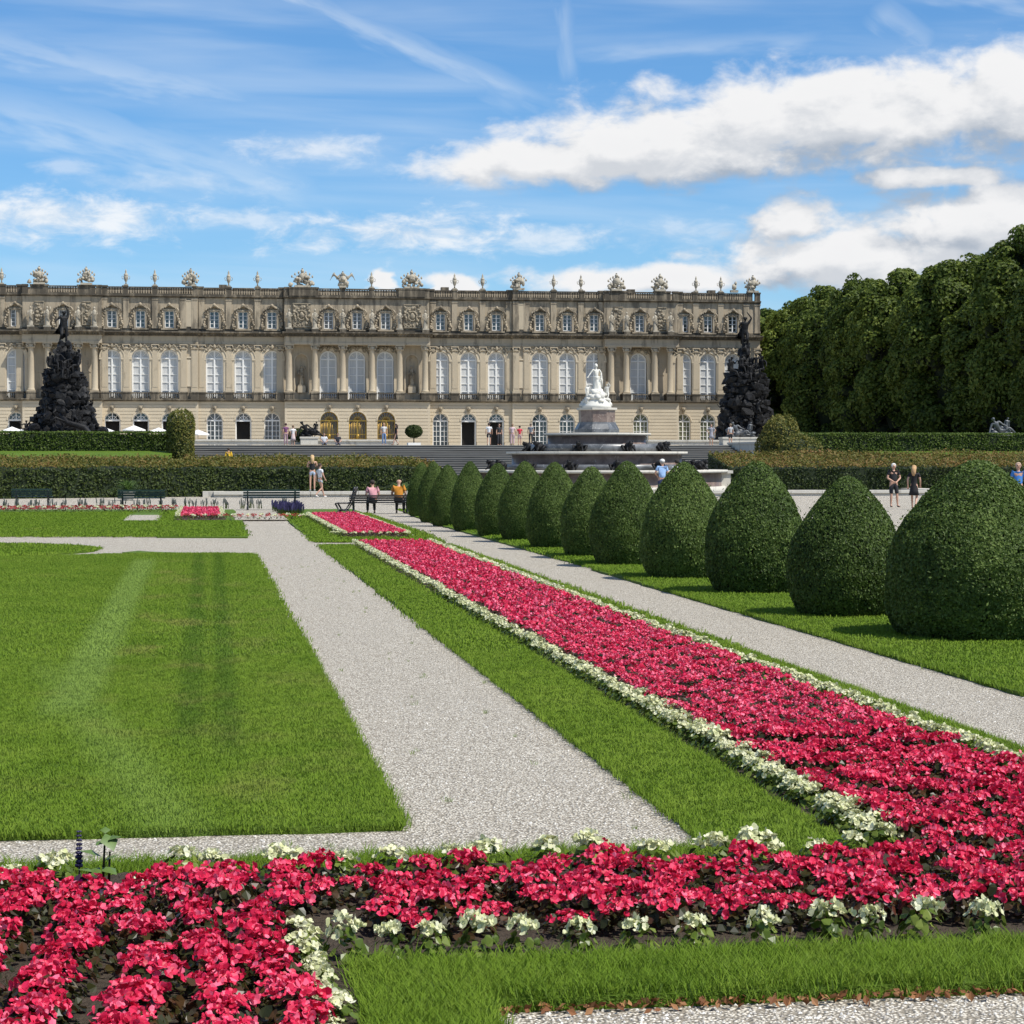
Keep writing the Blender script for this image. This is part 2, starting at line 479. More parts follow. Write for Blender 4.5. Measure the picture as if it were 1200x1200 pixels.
def gravel():
    m, N = mat('pale_gravel')
    pos = N.n('ShaderNodeNewGeometry').outputs['Position']
    v = N.n('ShaderNodeTexVoronoi', {'Scale': 72.0, 'Vector': pos, 'Randomness': 1.0})
    sx = N.n('ShaderNodeSeparateColor', {0: v.outputs['Color']})
    v2 = N.n('ShaderNodeTexVoronoi', {'Scale': 34.0, 'Vector': pos, 'Randomness': 1.0})
    s2 = N.n('ShaderNodeSeparateColor', {0: v2.outputs['Color']})
    r = N.n('ShaderNodeValToRGB')
    cr = r.color_ramp
    cr.elements[0].color = (0.10, 0.088, 0.07, 1); cr.elements[0].position = 0.0
    cr.elements[1].color = (0.88, 0.84, 0.75, 1); cr.elements[1].position = 1.0
    for p, c in ((0.14, (0.36, 0.325, 0.265)), (0.4, (0.66, 0.605, 0.50)), (0.75, (0.82, 0.765, 0.655))):
        e = cr.elements.new(p); e.color = (*c, 1)
    N.set(r.inputs[0], N.m('ADD', N.m('MULTIPLY', sx.outputs[0], 0.62), N.m('MULTIPLY', s2.outputs[0], 0.38)))
    big = N.noise(pos, 0.35, 4, 0.6)
    med = N.noise(pos, 2.2, 5, 0.7)
    c = N.mix(N.smooth(v.outputs['Distance'], 0.3, 0.62), r.outputs[0], (0.24, 0.21, 0.165))
    c = N.mix(N.m('MULTIPLY', N.smooth(big, 0.35, 0.75), 0.25), c, (0.36, 0.33, 0.28))
    c = N.mix(N.m('MULTIPLY', N.smooth(med, 0.52, 0.75), 0.3), c, (0.30, 0.27, 0.22))
    h = N.m('ADD', N.m('SUBTRACT', 1.0, v.outputs['Distance']), N.m('MULTIPLY', N.m('SUBTRACT', 1.0, v2.outputs['Distance']), 0.8))
    finish(N, c, 0.9, h, 1.0, 0.012, spec=0.15)
    return m
M['gravel'] = gravel()

def soil():
    m, N = mat('dark_garden_soil')
    pos = N.n('ShaderNodeNewGeometry').outputs['Position']
    n1 = N.noise(pos, 18, 6, 0.65); n2 = N.noise(pos, 60, 4, 0.6)
    finish(N, N.mix(n1, (0.035, 0.026, 0.019), (0.11, 0.088, 0.066)), 0.95, N.m('ADD', n1, N.m('MULTIPLY', n2, 0.5)), 1.0, 0.04, spec=0.1)
    return m
M['soil'] = soil()

def grass(name, blades):
    m, N = mat(name)
    g = N.n('ShaderNodeNewGeometry')
    pos = g.outputs['Position']
    s = N.n('ShaderNodeSeparateXYZ', {0: pos}); X, Y = s.outputs[0], s.outputs[1]
    n1 = N.noise(pos, 0.9, 5, 0.6); n2 = N.noise(pos, 5.0, 6, 0.72); n3 = N.noise(pos, 90.0, 3, 0.6)
    dark, mid, lt = ((0.068, 0.132, 0.010), (0.142, 0.236, 0.017), (0.240, 0.325, 0.042)) if blades else ((0.044, 0.090, 0.007), (0.084, 0.146, 0.011), (0.135, 0.200, 0.024))
    k = N.m('ADD', N.m('MULTIPLY', n1, 0.45), N.m('MULTIPLY', n2, 0.45))
    if blades:
        k = N.m('ADD', k, N.m('MULTIPLY', g.outputs['Random Per Island'], 0.30))
        k = N.m('SUBTRACT', k, 0.12)
    else:
        k = N.m('ADD', k, N.m('MULTIPLY', n3, 0.2))
    r = N.n('ShaderNodeValToRGB')
    r.color_ramp.elements[0].color = (*dark, 1); r.color_ramp.elements[0].position = 0.2
    r.color_ramp.elements[1].color = (*lt, 1); r.color_ramp.elements[1].position = 0.85
    e = r.color_ramp.elements.new(0.5); e.color = (*mid, 1)
    N.set(r.inputs[0], k)
    c = r.outputs[0]
    # mown lanes on the large lawn: how the blades were rolled, and dry patches
    def lane(p0, p1, w, soft):
        (x0, y0), (x1, y1) = p0, p1
        xc = N.m('ADD', N.m('MULTIPLY', N.m('SUBTRACT', Y, y0), (x1 - x0) / (y1 - y0)), x0)
        d = N.m('ABSOLUTE', N.m('SUBTRACT', N.m('ADD', X, N.m('MULTIPLY', N.m('SUBTRACT', n2, 0.5), 0.20)), xc))
        a = N.smooth(d, w, w + soft, 1.0, 0.0)
        return N.m('MULTIPLY', a, N.m('MULTIPLY', N.smooth(Y, y1 - 1.5, y1, 0.0, 1.0) if y1 < y0 else N.smooth(Y, y0 - 1.5, y0, 0.0, 1.0), N.smooth(Y, max(y0, y1), max(y0, y1) + 2.0, 1.0, 0.0)))
    pale = N.m('MAXIMUM', lane(G(168, 662), G(82, 830), 0.08, 0.22), N.m('MULTIPLY', lane(G(70, 800), G(190, 960), 0.03, 0.3), 0.55))
    c = N.mix(N.m('MULTIPLY', pale, 0.6), c, (0.26, 0.37, 0.085) if blades else (.12, .20, .06))
    dk = N.m('MAXIMUM', lane(G(233, 655), G(222, 860), 0.04, 0.12), lane(G(256, 655), G(268, 870), 0.03, 0.12))
    c = N.mix(N.m('MULTIPLY', dk, 0.55), c, (0.060, 0.13, 0.012))
    mid1 = lane(G(212, 665), G(175, 850), 0.28, 0.25)
    dry = N.m('MULTIPLY', N.smooth(N.noise(N.xyz(X, N.m('MULTIPLY', Y, 0.5), 0.0), 1.3, 5, 0.65), 0.48, 0.70), 1.0)
    c = N.mix(N.m('MULTIPLY', N.m('MULTIPLY', mid1, dry), 0.6), c, (0.27, 0.25, 0.07))
    mid2 = lane(G(285, 690), G(400, 930), 0.55, 0.35)
    c = N.mix(N.m('MULTIPLY', N.m('MULTIPLY', mid2, dry), 0.5), c, (0.24, 0.25, 0.06))
    dry2 = N.smooth(N.noise(pos, 0.55, 4, 0.6), 0.6, 0.78)
    c = N.mix(N.m('MULTIPLY', dry2, 0.4), c, (0.22, 0.22, 0.055))
    finish(N, c, 0.6, None if blades else N.m('ADD', n3, n2), 0.8, 0.03, spec=0.15, transl=0.35 if blades else None, up=0.5 if blades else 0.0)
    return m
M['lawn'] = grass('lawn_turf', False)
M['blade'] = grass('grass_blades', True)
M['topiary_leaf'] = foliage('clipped_yew_leaves', (0.032, 0.058, 0.010), (0.078, 0.126, 0.022), (0.170, 0.235, 0.055), 0.25, patch=2.0)
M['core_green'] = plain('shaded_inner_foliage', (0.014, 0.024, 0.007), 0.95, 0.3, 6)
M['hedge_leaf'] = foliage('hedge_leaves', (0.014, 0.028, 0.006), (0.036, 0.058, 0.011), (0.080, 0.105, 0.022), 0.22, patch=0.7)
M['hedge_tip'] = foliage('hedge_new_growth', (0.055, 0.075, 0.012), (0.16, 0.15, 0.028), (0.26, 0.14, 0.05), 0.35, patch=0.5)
M['box_leaf'] = foliage('bright_hedge_leaves', (0.035, 0.060, 0.009), (0.075, 0.12, 0.016), (0.14, 0.19, 0.035), 0.3, patch=0.6)
M['bush_leaf'] = foliage('yellowish_bush_leaves', (0.05, 0.07, 0.014), (0.13, 0.14, 0.028), (0.26, 0.21, 0.05), 0.3, patch=0.8)
M['tree_leaf'] = foliage('lime_tree_leaves', (0.034, 0.058, 0.009), (0.105, 0.150, 0.022), (0.23, 0.275, 0.048), 0.4, patch=0.16)
M['pot_leaf'] = foliage('fresh_green_leaves', (0.05, 0.10, 0.02), (0.12, 0.20, 0.05), (0.25, 0.34, 0.12), 0.35, patch=2)
M['bark'] = plain('tree_bark', (0.035, 0.028, 0.020), 0.9, 0.3, 4)

def petal(name, c0, c1, c2):
    m, N = mat(name)
    g = N.n('ShaderNodeNewGeometry')
    r = N.n('ShaderNodeValToRGB')
    r.color_ramp.elements[0].color = (*c0, 1); r.color_ramp.elements[1].color = (*c2, 1)
    e = r.color_ramp.elements.new(0.55); e.color = (*c1, 1)
    oi = N.n('ShaderNodeObjectInfo').outputs['Random']
    N.set(r.inputs[0], N.m('ADD', N.m('MULTIPLY', g.outputs['Random Per Island'], 0.85), N.m('MULTIPLY', oi, 0.15)))
    finish(N, r.outputs[0], 0.45, spec=0.35, transl=0.25)
    return m
M['pink'] = petal('crimson_pink_petals', (0.44, 0.005, 0.030), (0.76, 0.026, 0.095), (0.94, 0.24, 0.36))
M['white_petal'] = petal('cream_white_petals', (0.52, 0.55, 0.24), (0.72, 0.71, 0.45), (0.84, 0.83, 0.64))
M['begonia_leaf'] = foliage('bronze_green_leaves', (0.018, 0.022, 0.008), (0.042, 0.044, 0.012), (0.10, 0.032, 0.018), 0.25, 0.35, patch=3)
M['white_begonia_leaf'] = foliage('light_green_leaves', (0.05, 0.085, 0.012), (0.11, 0.16, 0.022), (0.22, 0.27, 0.05), 0.3, 0.35, patch=3)
M['violet'] = petal('violet_petals', (0.022, 0.018, 0.05), (0.05, 0.04, 0.11), (0.10, 0.09, 0.19))

# ------------------------------------------------------------------ ground and terraces
AX = 19.75          # garden axis of the palace
def poly_obj(name, pts, z0, z1, m, wob=0.0, step=0.25, kind='structure', label=None, parent=None, seed=0):
    'a flat raised sheet with a slightly ragged cut edge'
    out = []
    n = len(pts)
    for i in range(n):
        a, b = Vector(pts[i]).to_2d(), Vector(pts[(i + 1) % n]).to_2d()
        L = (b - a).length
        far = max(1.0, (a.y + b.y) / 2 / 15)
        k = max(1, int(L / (step * far)))
        nn = Vector((-(b - a).y, (b - a).x)).normalized() if L > 0 else Vector((0, 0))
        for j in range(k):
            p = a.lerp(b, j / k)
            w = 0 if j == 0 else wob * (mnoise.noise(Vector((p.x * 1.1, p.y * 1.1, seed))) + 0.6 * mnoise.noise(Vector((p.x * 5, p.y * 5, seed + 9))))
            out.append(p + nn * w)
    k = len(out)
    V = [(p.x, p.y, z1) for p in out] + [(p.x, p.y, z0) for p in out]
    ar = sum(out[i].x * out[(i + 1) % k].y - out[(i + 1) % k].x * out[i].y for i in range(k))
    top = tuple(range(k)) if ar > 0 else tuple(range(k))[::-1]
    Fs = [top] + [(i, (i + 1) % k, k + (i + 1) % k, k + i) if ar < 0 else (i, k + i, k + (i + 1) % k, (i + 1) % k) for i in range(k)]
    me = bpy.data.meshes.new(name)
    me.from_pydata(V, [], Fs)
    me.materials.append(m)
    me.update()
    o = link(name, me, parent)
    tag(o, label, kind=kind)
    return o

g = MB(); g.add([(-3000, -60, 0), (3000, -60, 0), (3000, 4000, 0), (-3000, 4000, 0)], [(0, 1, 2, 3)])
tag(g.obj('ground', M['gravel']), kind='structure')

# grass bank and the raised terrace behind the hedges
def terrain(name, x0, x1, prof, m, z_side=-0.2):
    b = MB()
    pr = list(prof) + [(prof[-1][0], z_side), (prof[0][0], z_side)]
    b.prism(x0, x1, pr)
    return tag(b.obj(name, m), kind='structure')
bank_prof = [(110, 0.02), (114, 0.9), (128, 2.2), (162.98, 2.74)]
terrain('grass_bank', -400, AX - 21.5, bank_prof, M['lawn'])
terrain('grass_bank', AX + 21.5, 400, bank_prof, M['lawn'])
terrain('terrace', -600, 600, [(163, 2.75), (200, 2.9), (268, 3.2), (330, 3.2), (1500, 3.0)], M['gravel'])

stairs = empty('stone_stairway', (AX, 150, 0), 0, 'broad grey stone stairway climbing to the palace terrace behind the white fountain', 'stairway')
NS = 17
for i in range(NS):
    z = 2.76 * (i + 1) / NS
    b = MB(); y0 = -3.0 + i * 0.93
    b.box(-21.0, 21.0, y0, 13.0, z - 2.76 / NS + (0.004 if i else 0), z)
    b.cur = 1; b.box(-21.0, 21.0, y0 - 0.06, y0 + 0.12, z - 0.05, z + 0.004)
    b.obj('step', [M['steps'], M['nosing']], stairs)
for s in (-1, 1):
    b = MB()
    b.box(s * 21.3 - 0.28, s * 21.3 + 0.28, -3.5, 13.0, 0, 2.85)
    b.box(s * 21.3 - 0.36, s * 21.3 + 0.36, -3.6, 13.0, 2.85, 3.0)
    b.obj('side_wall', M['marble_rim'], stairs)

# ------------------------------------------------------------------ palace
PY, PZ = 275.0, 3.2
palace = empty('palace', (AX, PY, PZ), 0, 'long cream baroque palace with arched windows and a statue-lined balustraded roof', 'palace')
WMAT = [M['wall_cream'], M['wall_upper'], M['stone_dark'], M['relief']]

def wall_band(b, x0, x1, yf, z0, z1, ops, course=0.44, sub=3, groove=0.0, depth=0.5):
    'a wall front of stacked courses with arched openings cut out; ops = (cx, half, zbottom, zspring, arched)'
    z = z0
    nc = max(1, round((z1 - z0) / course)); ch = (z1 - z0) / nc
    for c in range(nc):
        za = z0 + c * ch; zb = za + ch
        levels = [za + (0.06 if groove else 0)] + [za + ch * k / sub for k in range(1, sub)] + [zb]
        bands = [(levels[k], levels[k + 1], yf) for k in range(sub)]
        if groove: bands.append((za, za + 0.06, yf + groove))
        for (p, q, y) in bands:
            zm = (p + q) / 2
            cuts = []
            for (cx, hw, zb0, zs, ar) in ops:
                if zm < zb0: continue
                if zm <= zs: w = hw
                elif ar and zm < zs + hw: w = math.sqrt(max(0, hw * hw - (zm - zs) ** 2))
                else: continue
                cuts.append((cx - w, cx + w))
            cuts.sort(); xs = x0
            segs = []
            for a, e in cuts:
                if a > xs: segs.append((xs, a))
                xs = max(xs, e)
            if xs < x1: segs.append((xs, x1))
            for a, e in segs:
                b.box(a, e, y, y + depth, p, q)

def shared(key, fn, cache={}):
    if key not in cache: cache[key] = fn()
    return cache[key]

# window meshes ------------------------------------------------------------
def arch_frame(hw, h, cols, rows, bar=0.09, fan=True):
    b = MB(); zs = h - hw
    b.box(-hw, -hw + bar * 1.5, -0.06, 0.1, 0, zs); b.box(hw - bar * 1.5, hw, -0.06, 0.1, 0, zs)
    b.arch(0, zs, hw - bar * 1.5, hw, -0.06, 0.1, n=14)
    b.box(-hw + .002, hw - .002, -0.09, 0.08, zs - 0.09, zs + 0.09)
    b.box(-bar * .8, bar * .8, -0.075, 0.07, 0.002, h - 0.03)
    for i in range(1, cols):
        x = -hw + 2 * hw * i / cols
        if abs(x) > 0.05: b.box(x - bar * 0.35, x + bar * 0.35, -0.04, 0.06, 0.01, zs - 0.01)
    for i in range(1, rows):
        z = zs * i / rows
        b.box(-hw + 0.1, hw - 0.1, -0.035, 0.05, z - bar * 0.32, z + bar * 0.32)
    if fan:
        for a in (45, 135) if fan is True else (30, 60, 120, 150):
            t = R(a)
            b.tube([(0, 0, zs), (hw * math.cos(t), 0, zs + hw * math.sin(t))], 0.04, 4, False)
    b.box(-hw - .05, hw + .05, -0.12, 0.1, -0.12, 0.0)
    return b.mesh('window_frame', M['win_white'])
def arch_pane(hw, h, m, z0=0.0):
    zs = h - hw; n = 14
    vs = [(-hw, 0, z0), (hw, 0, z0)] + [(hw * math.cos(PI * i / n), 0, zs + hw * math.sin(PI * i / n)) for i in range(n + 1)]
    me = bpy.data.meshes.new('pane'); me.from_pydata(vs, [], [tuple(range(len(vs)))]); me.materials.append(m)
    return me
def rect_frame():
    b = MB(); hw, h, t = 0.58, 2.15, 0.1
    b.box(-hw, -hw + t, -0.06, 0.1, 0, h); b.box(hw - t, hw, -0.06, 0.1, 0, h)
    b.box(-hw + t, hw - t, -0.055, 0.1, 0, t); b.box(-hw + t, hw - t, -0.055, 0.1, h - t, h)
    b.box(-0.07, 0.07, -0.07, 0.08, t, h - t)
    for z in (0.58, 1.08, 1.58):
        b.box(-hw + t, hw - t, -0.03, 0.06, z - 0.03, z + 0.03)
    return b.mesh('window_frame', M['win_white'])
def flat_pane(hw, z0, z1, m):
    me = bpy.data.meshes.new('pane'); me.from_pydata([(-hw, 0, z0), (hw, 0, z0), (hw, 0, z1), (-hw, 0, z1)], [], [(0, 1, 2, 3)]); me.materials.append(m)
    return me
def surround():
    'attic window surround: moulded frame, curved hood, scrolls and garland'
    b = MB()
    for s in (-1, 1):
        b.box(min(s * 0.6, s * 0.82), max(s * 0.6, s * 0.82), -0.22, 0.25, -0.1, 2.3)
        for k in range(7):
            t = k / 6
            b.blob((s * (1.05 + 0.22 * math.sin(t * 5)), -0.2, 0.1 + t * 1.9), (0.16, 0.14, 0.2), k + s, 0.4)
        b.tube([(s * 0.85, -0.28, 2.5), (s * 1.12, -0.3, 2.25), (s * 1.2, -0.3, 1.9), (s * 1.02, -0.3, 1.75)], [0.1, 0.12, 0.11, 0.07], 6)
        b.tube([(s * 0.95, -0.3, 0.25), (s * 1.28, -0.32, 0.1), (s * 1.38, -0.32, 0.5), (s * 1.15, -0.3, 0.7)], [0.08, 0.13, 0.11, 0.07], 6)
    b.arch(0, 1.75, 0.98, 1.2, -0.42, 0.1, R(38), R(142), 10)
    b.box(-0.82, 0.82, -0.3, 0.2, 2.16, 2.34)
    for k in range(9):
        x = -0.5 + k / 8
        b.blob((x, -0.4, 2.55 + 0.28 * math.cos(x * 3)), (0.13, 0.13, 0.14), k, 0.4)
    b.blob((0, -0.5, 2.92), (0.2, 0.16, 0.24), 3, 0.4)
    b.box(-1.05, 1.05, -0.32, 0.2, -0.28, -0.1)
    return b.mesh('window_surround', M['wall_attic'])
def balustrade(w, h=0.82, n=None):
    b = MB(); n = n or max(3, int(w / 0.3))
    b.box(-w / 2, w / 2, -0.17, 0.17, h - 0.16, h); b.box(-w / 2, w / 2, -0.16, 0.16, 0, 0.14)
    for k in range(n):
        x = -w / 2 + w * (k + 0.5) / n
        b.lathe([(0.05, 0.14), (0.095, 0.26), (0.05, 0.46), (0.07, h - 0.16)], (x, 0, 0), 6)
    return b.mesh('balustrade', M['stone_dark'])
def column_mesh():
    b = MB()
    b.lathe([(0.50, 0), (0.50, 0.1), (0.44, 0.22), (0.40, 0.3), (0.40, 2), (0.345, 5.25), (0.37, 5.3)], n=16)
    b.box(-0.52, 0.52, -0.52, 0.52, -0.12, 0.0)
    return b.mesh('column', M['column'])
def capital_mesh(w=0.42):
    b = MB()
    b.lathe([(w * 0.85, 0), (w * 0.95, 0.25), (w * 1.25, 0.55)], n=10)
    for s in (-1, 1):
        b.tube([(s * w * 0.9, -w * 0.95, 0.3), (s * w * 1.35, -w * 1.1, 0.5), (s * w * 1.1, -w * 1.1, 0.62)], [0.08, 0.12, 0.06], 6)
    for k in range(5):
        b.blob((-w + 2 * w * k / 4, -w * 0.9, 0.2), (0.1, 0.1, 0.17), k, 0.3)
    b.box(-w * 1.4, w * 1.4, -w * 1.35, w * 1.35, 0.6, 0.72)
    return b.mesh('capital', M['column'])
def keystone_mesh():
    b = MB(); b.add([(-0.17, -0.3, 0), (0.17, -0.3, 0), (0.17, 0.1, 0), (-0.17, 0.1, 0), (-0.27, -0.36, 0.75), (0.27, -0.36, 0.75), (0.27, 0.1, 0.75), (-0.27, 0.1, 0.75)],
        [(0, 3, 2, 1), (4, 5, 6, 7), (0, 1, 5, 4), (1, 2, 6, 5), (2, 3, 7, 6), (3, 0, 4, 7)])
    b.blob((0, -0.38, 0.42), (0.2, 0.16, 0.26), 5, 0.5)
    return b.mesh('keystone', M['relief'])
def spandrel_mesh():
    'carved garlands filling the field above an arched window'
    b = MB()
    for s in (-1, 1):
        for k in range(16):
            t = k / 15
            x = s * (0.35 + 1.15 * t); z = 0.25 + 0.25 * math.sin(t * 9) - 0.45 * t
            b.blob((x, -0.1, z), (0.15, 0.13, 0.15), k * s, 0.5)
        b.tube([(s * 0.3, -0.12, 0.35), (s * 0.8, -0.15, 0.1), (s * 1.3, -0.12, 0.3), (s * 1.45, -0.1, -0.4)], 0.07, 5)
    b.blob((0, -0.25, 0.22), (0.26, 0.25, 0.36), 4, 0.5); b.box(-1.6, 1.6, -0.14, 0.1, 0.56, 0.64)
    return b.mesh('carved_garland', M['relief'])
def trophy_mesh(seed, w=1.7, h=2.6, winged=False):
    w *= .9; h *= .88
    'shields, helmets, banners and captured arms piled round a cuirass'
    r = random.Random(seed); b = MB()
    b.box(-w * 0.55, w * 0.55, -0.5, 0.5, 0, 0.25)
    for k in range(34):
        t = r.random(); a = r.uniform(-1, 1)
        z = 0.3 + t * (h - 1.1); half = w * (1 - 0.75 * t)
        b.blob((a * half * 0.95, r.uniform(-0.45, 0.35), z), (r.uniform(.16, .34), r.uniform(.14, .3), r.uniform(.16, .36)), k, 0.6)
    b.lathe([(0.30, 0), (0.42, 0.35), (0.46, 0.7), (0.2, 0.95), (0.13, 1.0)], (0, -0.2, h - 1.55), 10, sy=0.75)
    b.blob((0, -0.2, h - 0.38), (0.22, 0.26, 0.27), 2, 0.2, 2)
    b.tube([(0, 0.1, h - 0.3), (0, 0.0, h - 0.05), (0.05, -0.3, h - 0.02)], [0.05, 0.1, 0.04], 6)
    for s in (-1, 1):
        for k in range(3):
            a = R(35 + 22 * k)
            b.tube([(s * 0.2, 0.1, 0.7), (s * (0.2 + math.cos(a) * w * 0.75), 0.15, 0.7 + math.sin(a) * (h - 1.2))], [0.05, 0.03], 5)
            e = (s * (0.2 + math.cos(a) * w * 0.75), 0.15, 0.7 + math.sin(a) * (h - 1.2))
            b.blob(e, (0.13, 0.08, 0.2), k, 0.3)
        b.lathe([(0.45, -0.04), (0.35, 0.08), (0.08, 0.14)], (0, 0, 0), 12) if False else None
        if winged:
            for k in range(6):
                t = k / 5
                b.tube([(s * 0.3, 0, h * 0.5), (s * (0.8 + 0.4 * t), 0.05, h * (0.62 + 0.05 * k)), (s * (1.1 + 0.5 * t), 0.1, h * (0.95 - 0.1 * k))], [0.12, 0.1, 0.03], 5)
    return b.mesh('trophy', M['stone_light'])
def vase_mesh():
    b = MB()
    b.box(-0.26, 0.26, -0.26, 0.26, 0, 0.16)
    b.lathe([(0.13, 0.16), (0.09, 0.42), (0.22, 0.6), (0.34, 0.9), (0.36, 1.15), (0.24, 1.25), (0.36, 1.32), (0.3, 1.4), (0.12, 1.62), (0.16, 1.75), (0.07, 1.95), (0.02, 2.1)], n=12, sx=.8, sy=.8)
    for s in (-1, 1):
        b.tube([(s * 0.3, 0, 1.2), (s * 0.5, 0, 1.15), (s * 0.45, 0, 0.85), (s * 0.3, 0, 0.8)], 0.04, 5)
    return b.mesh('vase', M['stone_light'])
def medallion_mesh(seed, w=2.4, h=3.0, ring=True):
    r = random.Random(seed); b = MB()
    b.box(-w / 2, w / 2, -0.04, 0.1, 0, h)
    for (x0, x1, z0, z1) in ((-w / 2, w / 2, -0.001, .12), (-w / 2, w / 2, h - .12, h + .001)): b.box(x0, x1, -0.14, 0.12, z0, z1)
    if ring:
        vs = [(0.55 * math.cos(t), -0.12, h * .5 + 0.62 * math.sin(t)) for t in [2 * PI * k / 14 for k in range(15)]]
        b.tube(vs, 0.1, 6)
        b.blob((0, -0.1, h * .5), (0.34, 0.18, 0.42), 5, 0.5, 2)
    for k in range(46 if ring else 26):
        x = r.uniform(-w * .46, w * .46); z = r.uniform(0.2, h - 0.2)
        if ring and (x / .5) ** 2 + ((z - h / 2) / .55) ** 2 < 1: continue
        if not ring and abs(x) > 0.42: continue
        b.blob((x, -0.06, z), (r.uniform(.1, .26), r.uniform(.1, .2), r.uniform(.1, .28)), k, 0.6)
    return b.mesh('relief_panel', M['relief'])

def simple_statue_mesh(seed, h=2.2, mname='stone_light', name='statue'):
    'a standing draped figure with contrapposto, one arm raised or held to the chest'
    r = random.Random(seed); b = MB(); k = h / 1.9
    sw = r.choice((-1, 1))
    b.box(-0.32 * k, 0.32 * k, -0.28 * k, 0.28 * k, 0, 0.14 * k)
    z0 = 0.14 * k
    ring = [(0.25, 0.0, 0.0), (0.22, 0.25, 0.01), (0.20, 0.55, 0.03), (0.19, 0.85, 0.03), (0.15, 1.02, 0.0), (0.17, 1.2, -0.02), (0.20, 1.38, -0.01), (0.13, 1.48, 0.0), (0.065, 1.54, 0.0), (0.06, 1.58, 0.0)]
    n = 12; vs = []; fs = []
    for (rr, z, x) in ring:
        for i in range(n):
            t = 2 * PI * i / n
            fold = 1 + (0.14 * math.sin(5 * t + seed) if z < 0.95 else 0)
            vs.append(((x * sw + rr * fold * math.cos(t)) * k, rr * 0.72 * fold * math.sin(t) * k, z0 + z * k))
    for j in range(len(ring) - 1):
        for i in range(n):
            fs.append((j * n + i, j * n + (i + 1) % n, (j + 1) * n + (i + 1) % n, (j + 1) * n + i))
    fs.append(tuple(range((len(ring) - 1) * n, len(ring) * n)))
    b.add(vs, fs, True)
    b.blob((0, -0.01, z0 + 1.70 * k), (0.095 * k, 0.11 * k, 0.135 * k), seed, 0.15, 2)
    b.blob((0, -0.11 * k, z0 + 1.69 * k), (0.02 * k, 0.03 * k, 0.03 * k), 1, 0, 1)
    up = r.random() < 0.4
    S = lambda s: (s * 0.19 * k, 0, z0 + 1.40 * k)
    b.tube([S(1), (0.30 * k, -0.05 * k, z0 + 1.12 * k), (0.12 * k, -0.22 * k, z0 + 1.05 * k)] if not up else [S(1), (0.34 * k, -0.05 * k, z0 + 1.5 * k), (0.30 * k, -0.12 * k, z0 + 1.78 * k)], [0.065 * k, 0.055 * k, 0.04 * k], 6)
    b.tube([S(-1), (-0.29 * k, -0.02 * k, z0 + 1.12 * k), (-0.30 * k, -0.14 * k, z0 + 0.85 * k)], [0.065 * k, 0.055 * k, 0.04 * k], 6)
    for i in range(4):
        b.tube([(-0.2 * k, -0.12 * k, z0 + (1.3 - .1 * i) * k), (0.1 * k, -0.2 * k, z0 + (1.1 - .14 * i) * k), (0.24 * k, -0.1 * k, z0 + (0.8 - .12 * i) * k)], 0.03 * k, 5)
    return b.mesh(name, M[mname])

PORT = [(-42.0, -32.2), (-9.3, 9.3), (32.2, 42.0)]
SECT = [(-53.2, -42.0, 0.35), (-42.0, -32.2, 1.6), (-32.2, -20.2, 0.35), (-20.2, -9.3, 0.0), (-9.3, 9.3, 1.6), (9.3, 20.2, 0.0), (20.2, 32.2, 0.35), (32.2, 42.0, 1.6), (42.0, 53.2, 0.35)]
WIN = sorted([0, 3.66, -3.66] + [s * w for s in (-1, 1) for w in (10.84, 14.51, 18.14, 23.8, 27.42, 31.08 - .1, 36.79 + .2, 42.4 + .5, 45.96 + .25, 49.54)])
WIN = [w if abs(w) < 36 or abs(w) > 38 else math.copysign(36.95, w) for w in WIN]
NICHE = [-7.1, 7.1]
DOORS_OPEN = {-14.51, 14.51, 18.14, -23.8, -27.42, -30.98, -36.95, -42.9, -46.21, -49.54}
def near(w, s): return any(abs(w - q) < 0.3 for q in s)

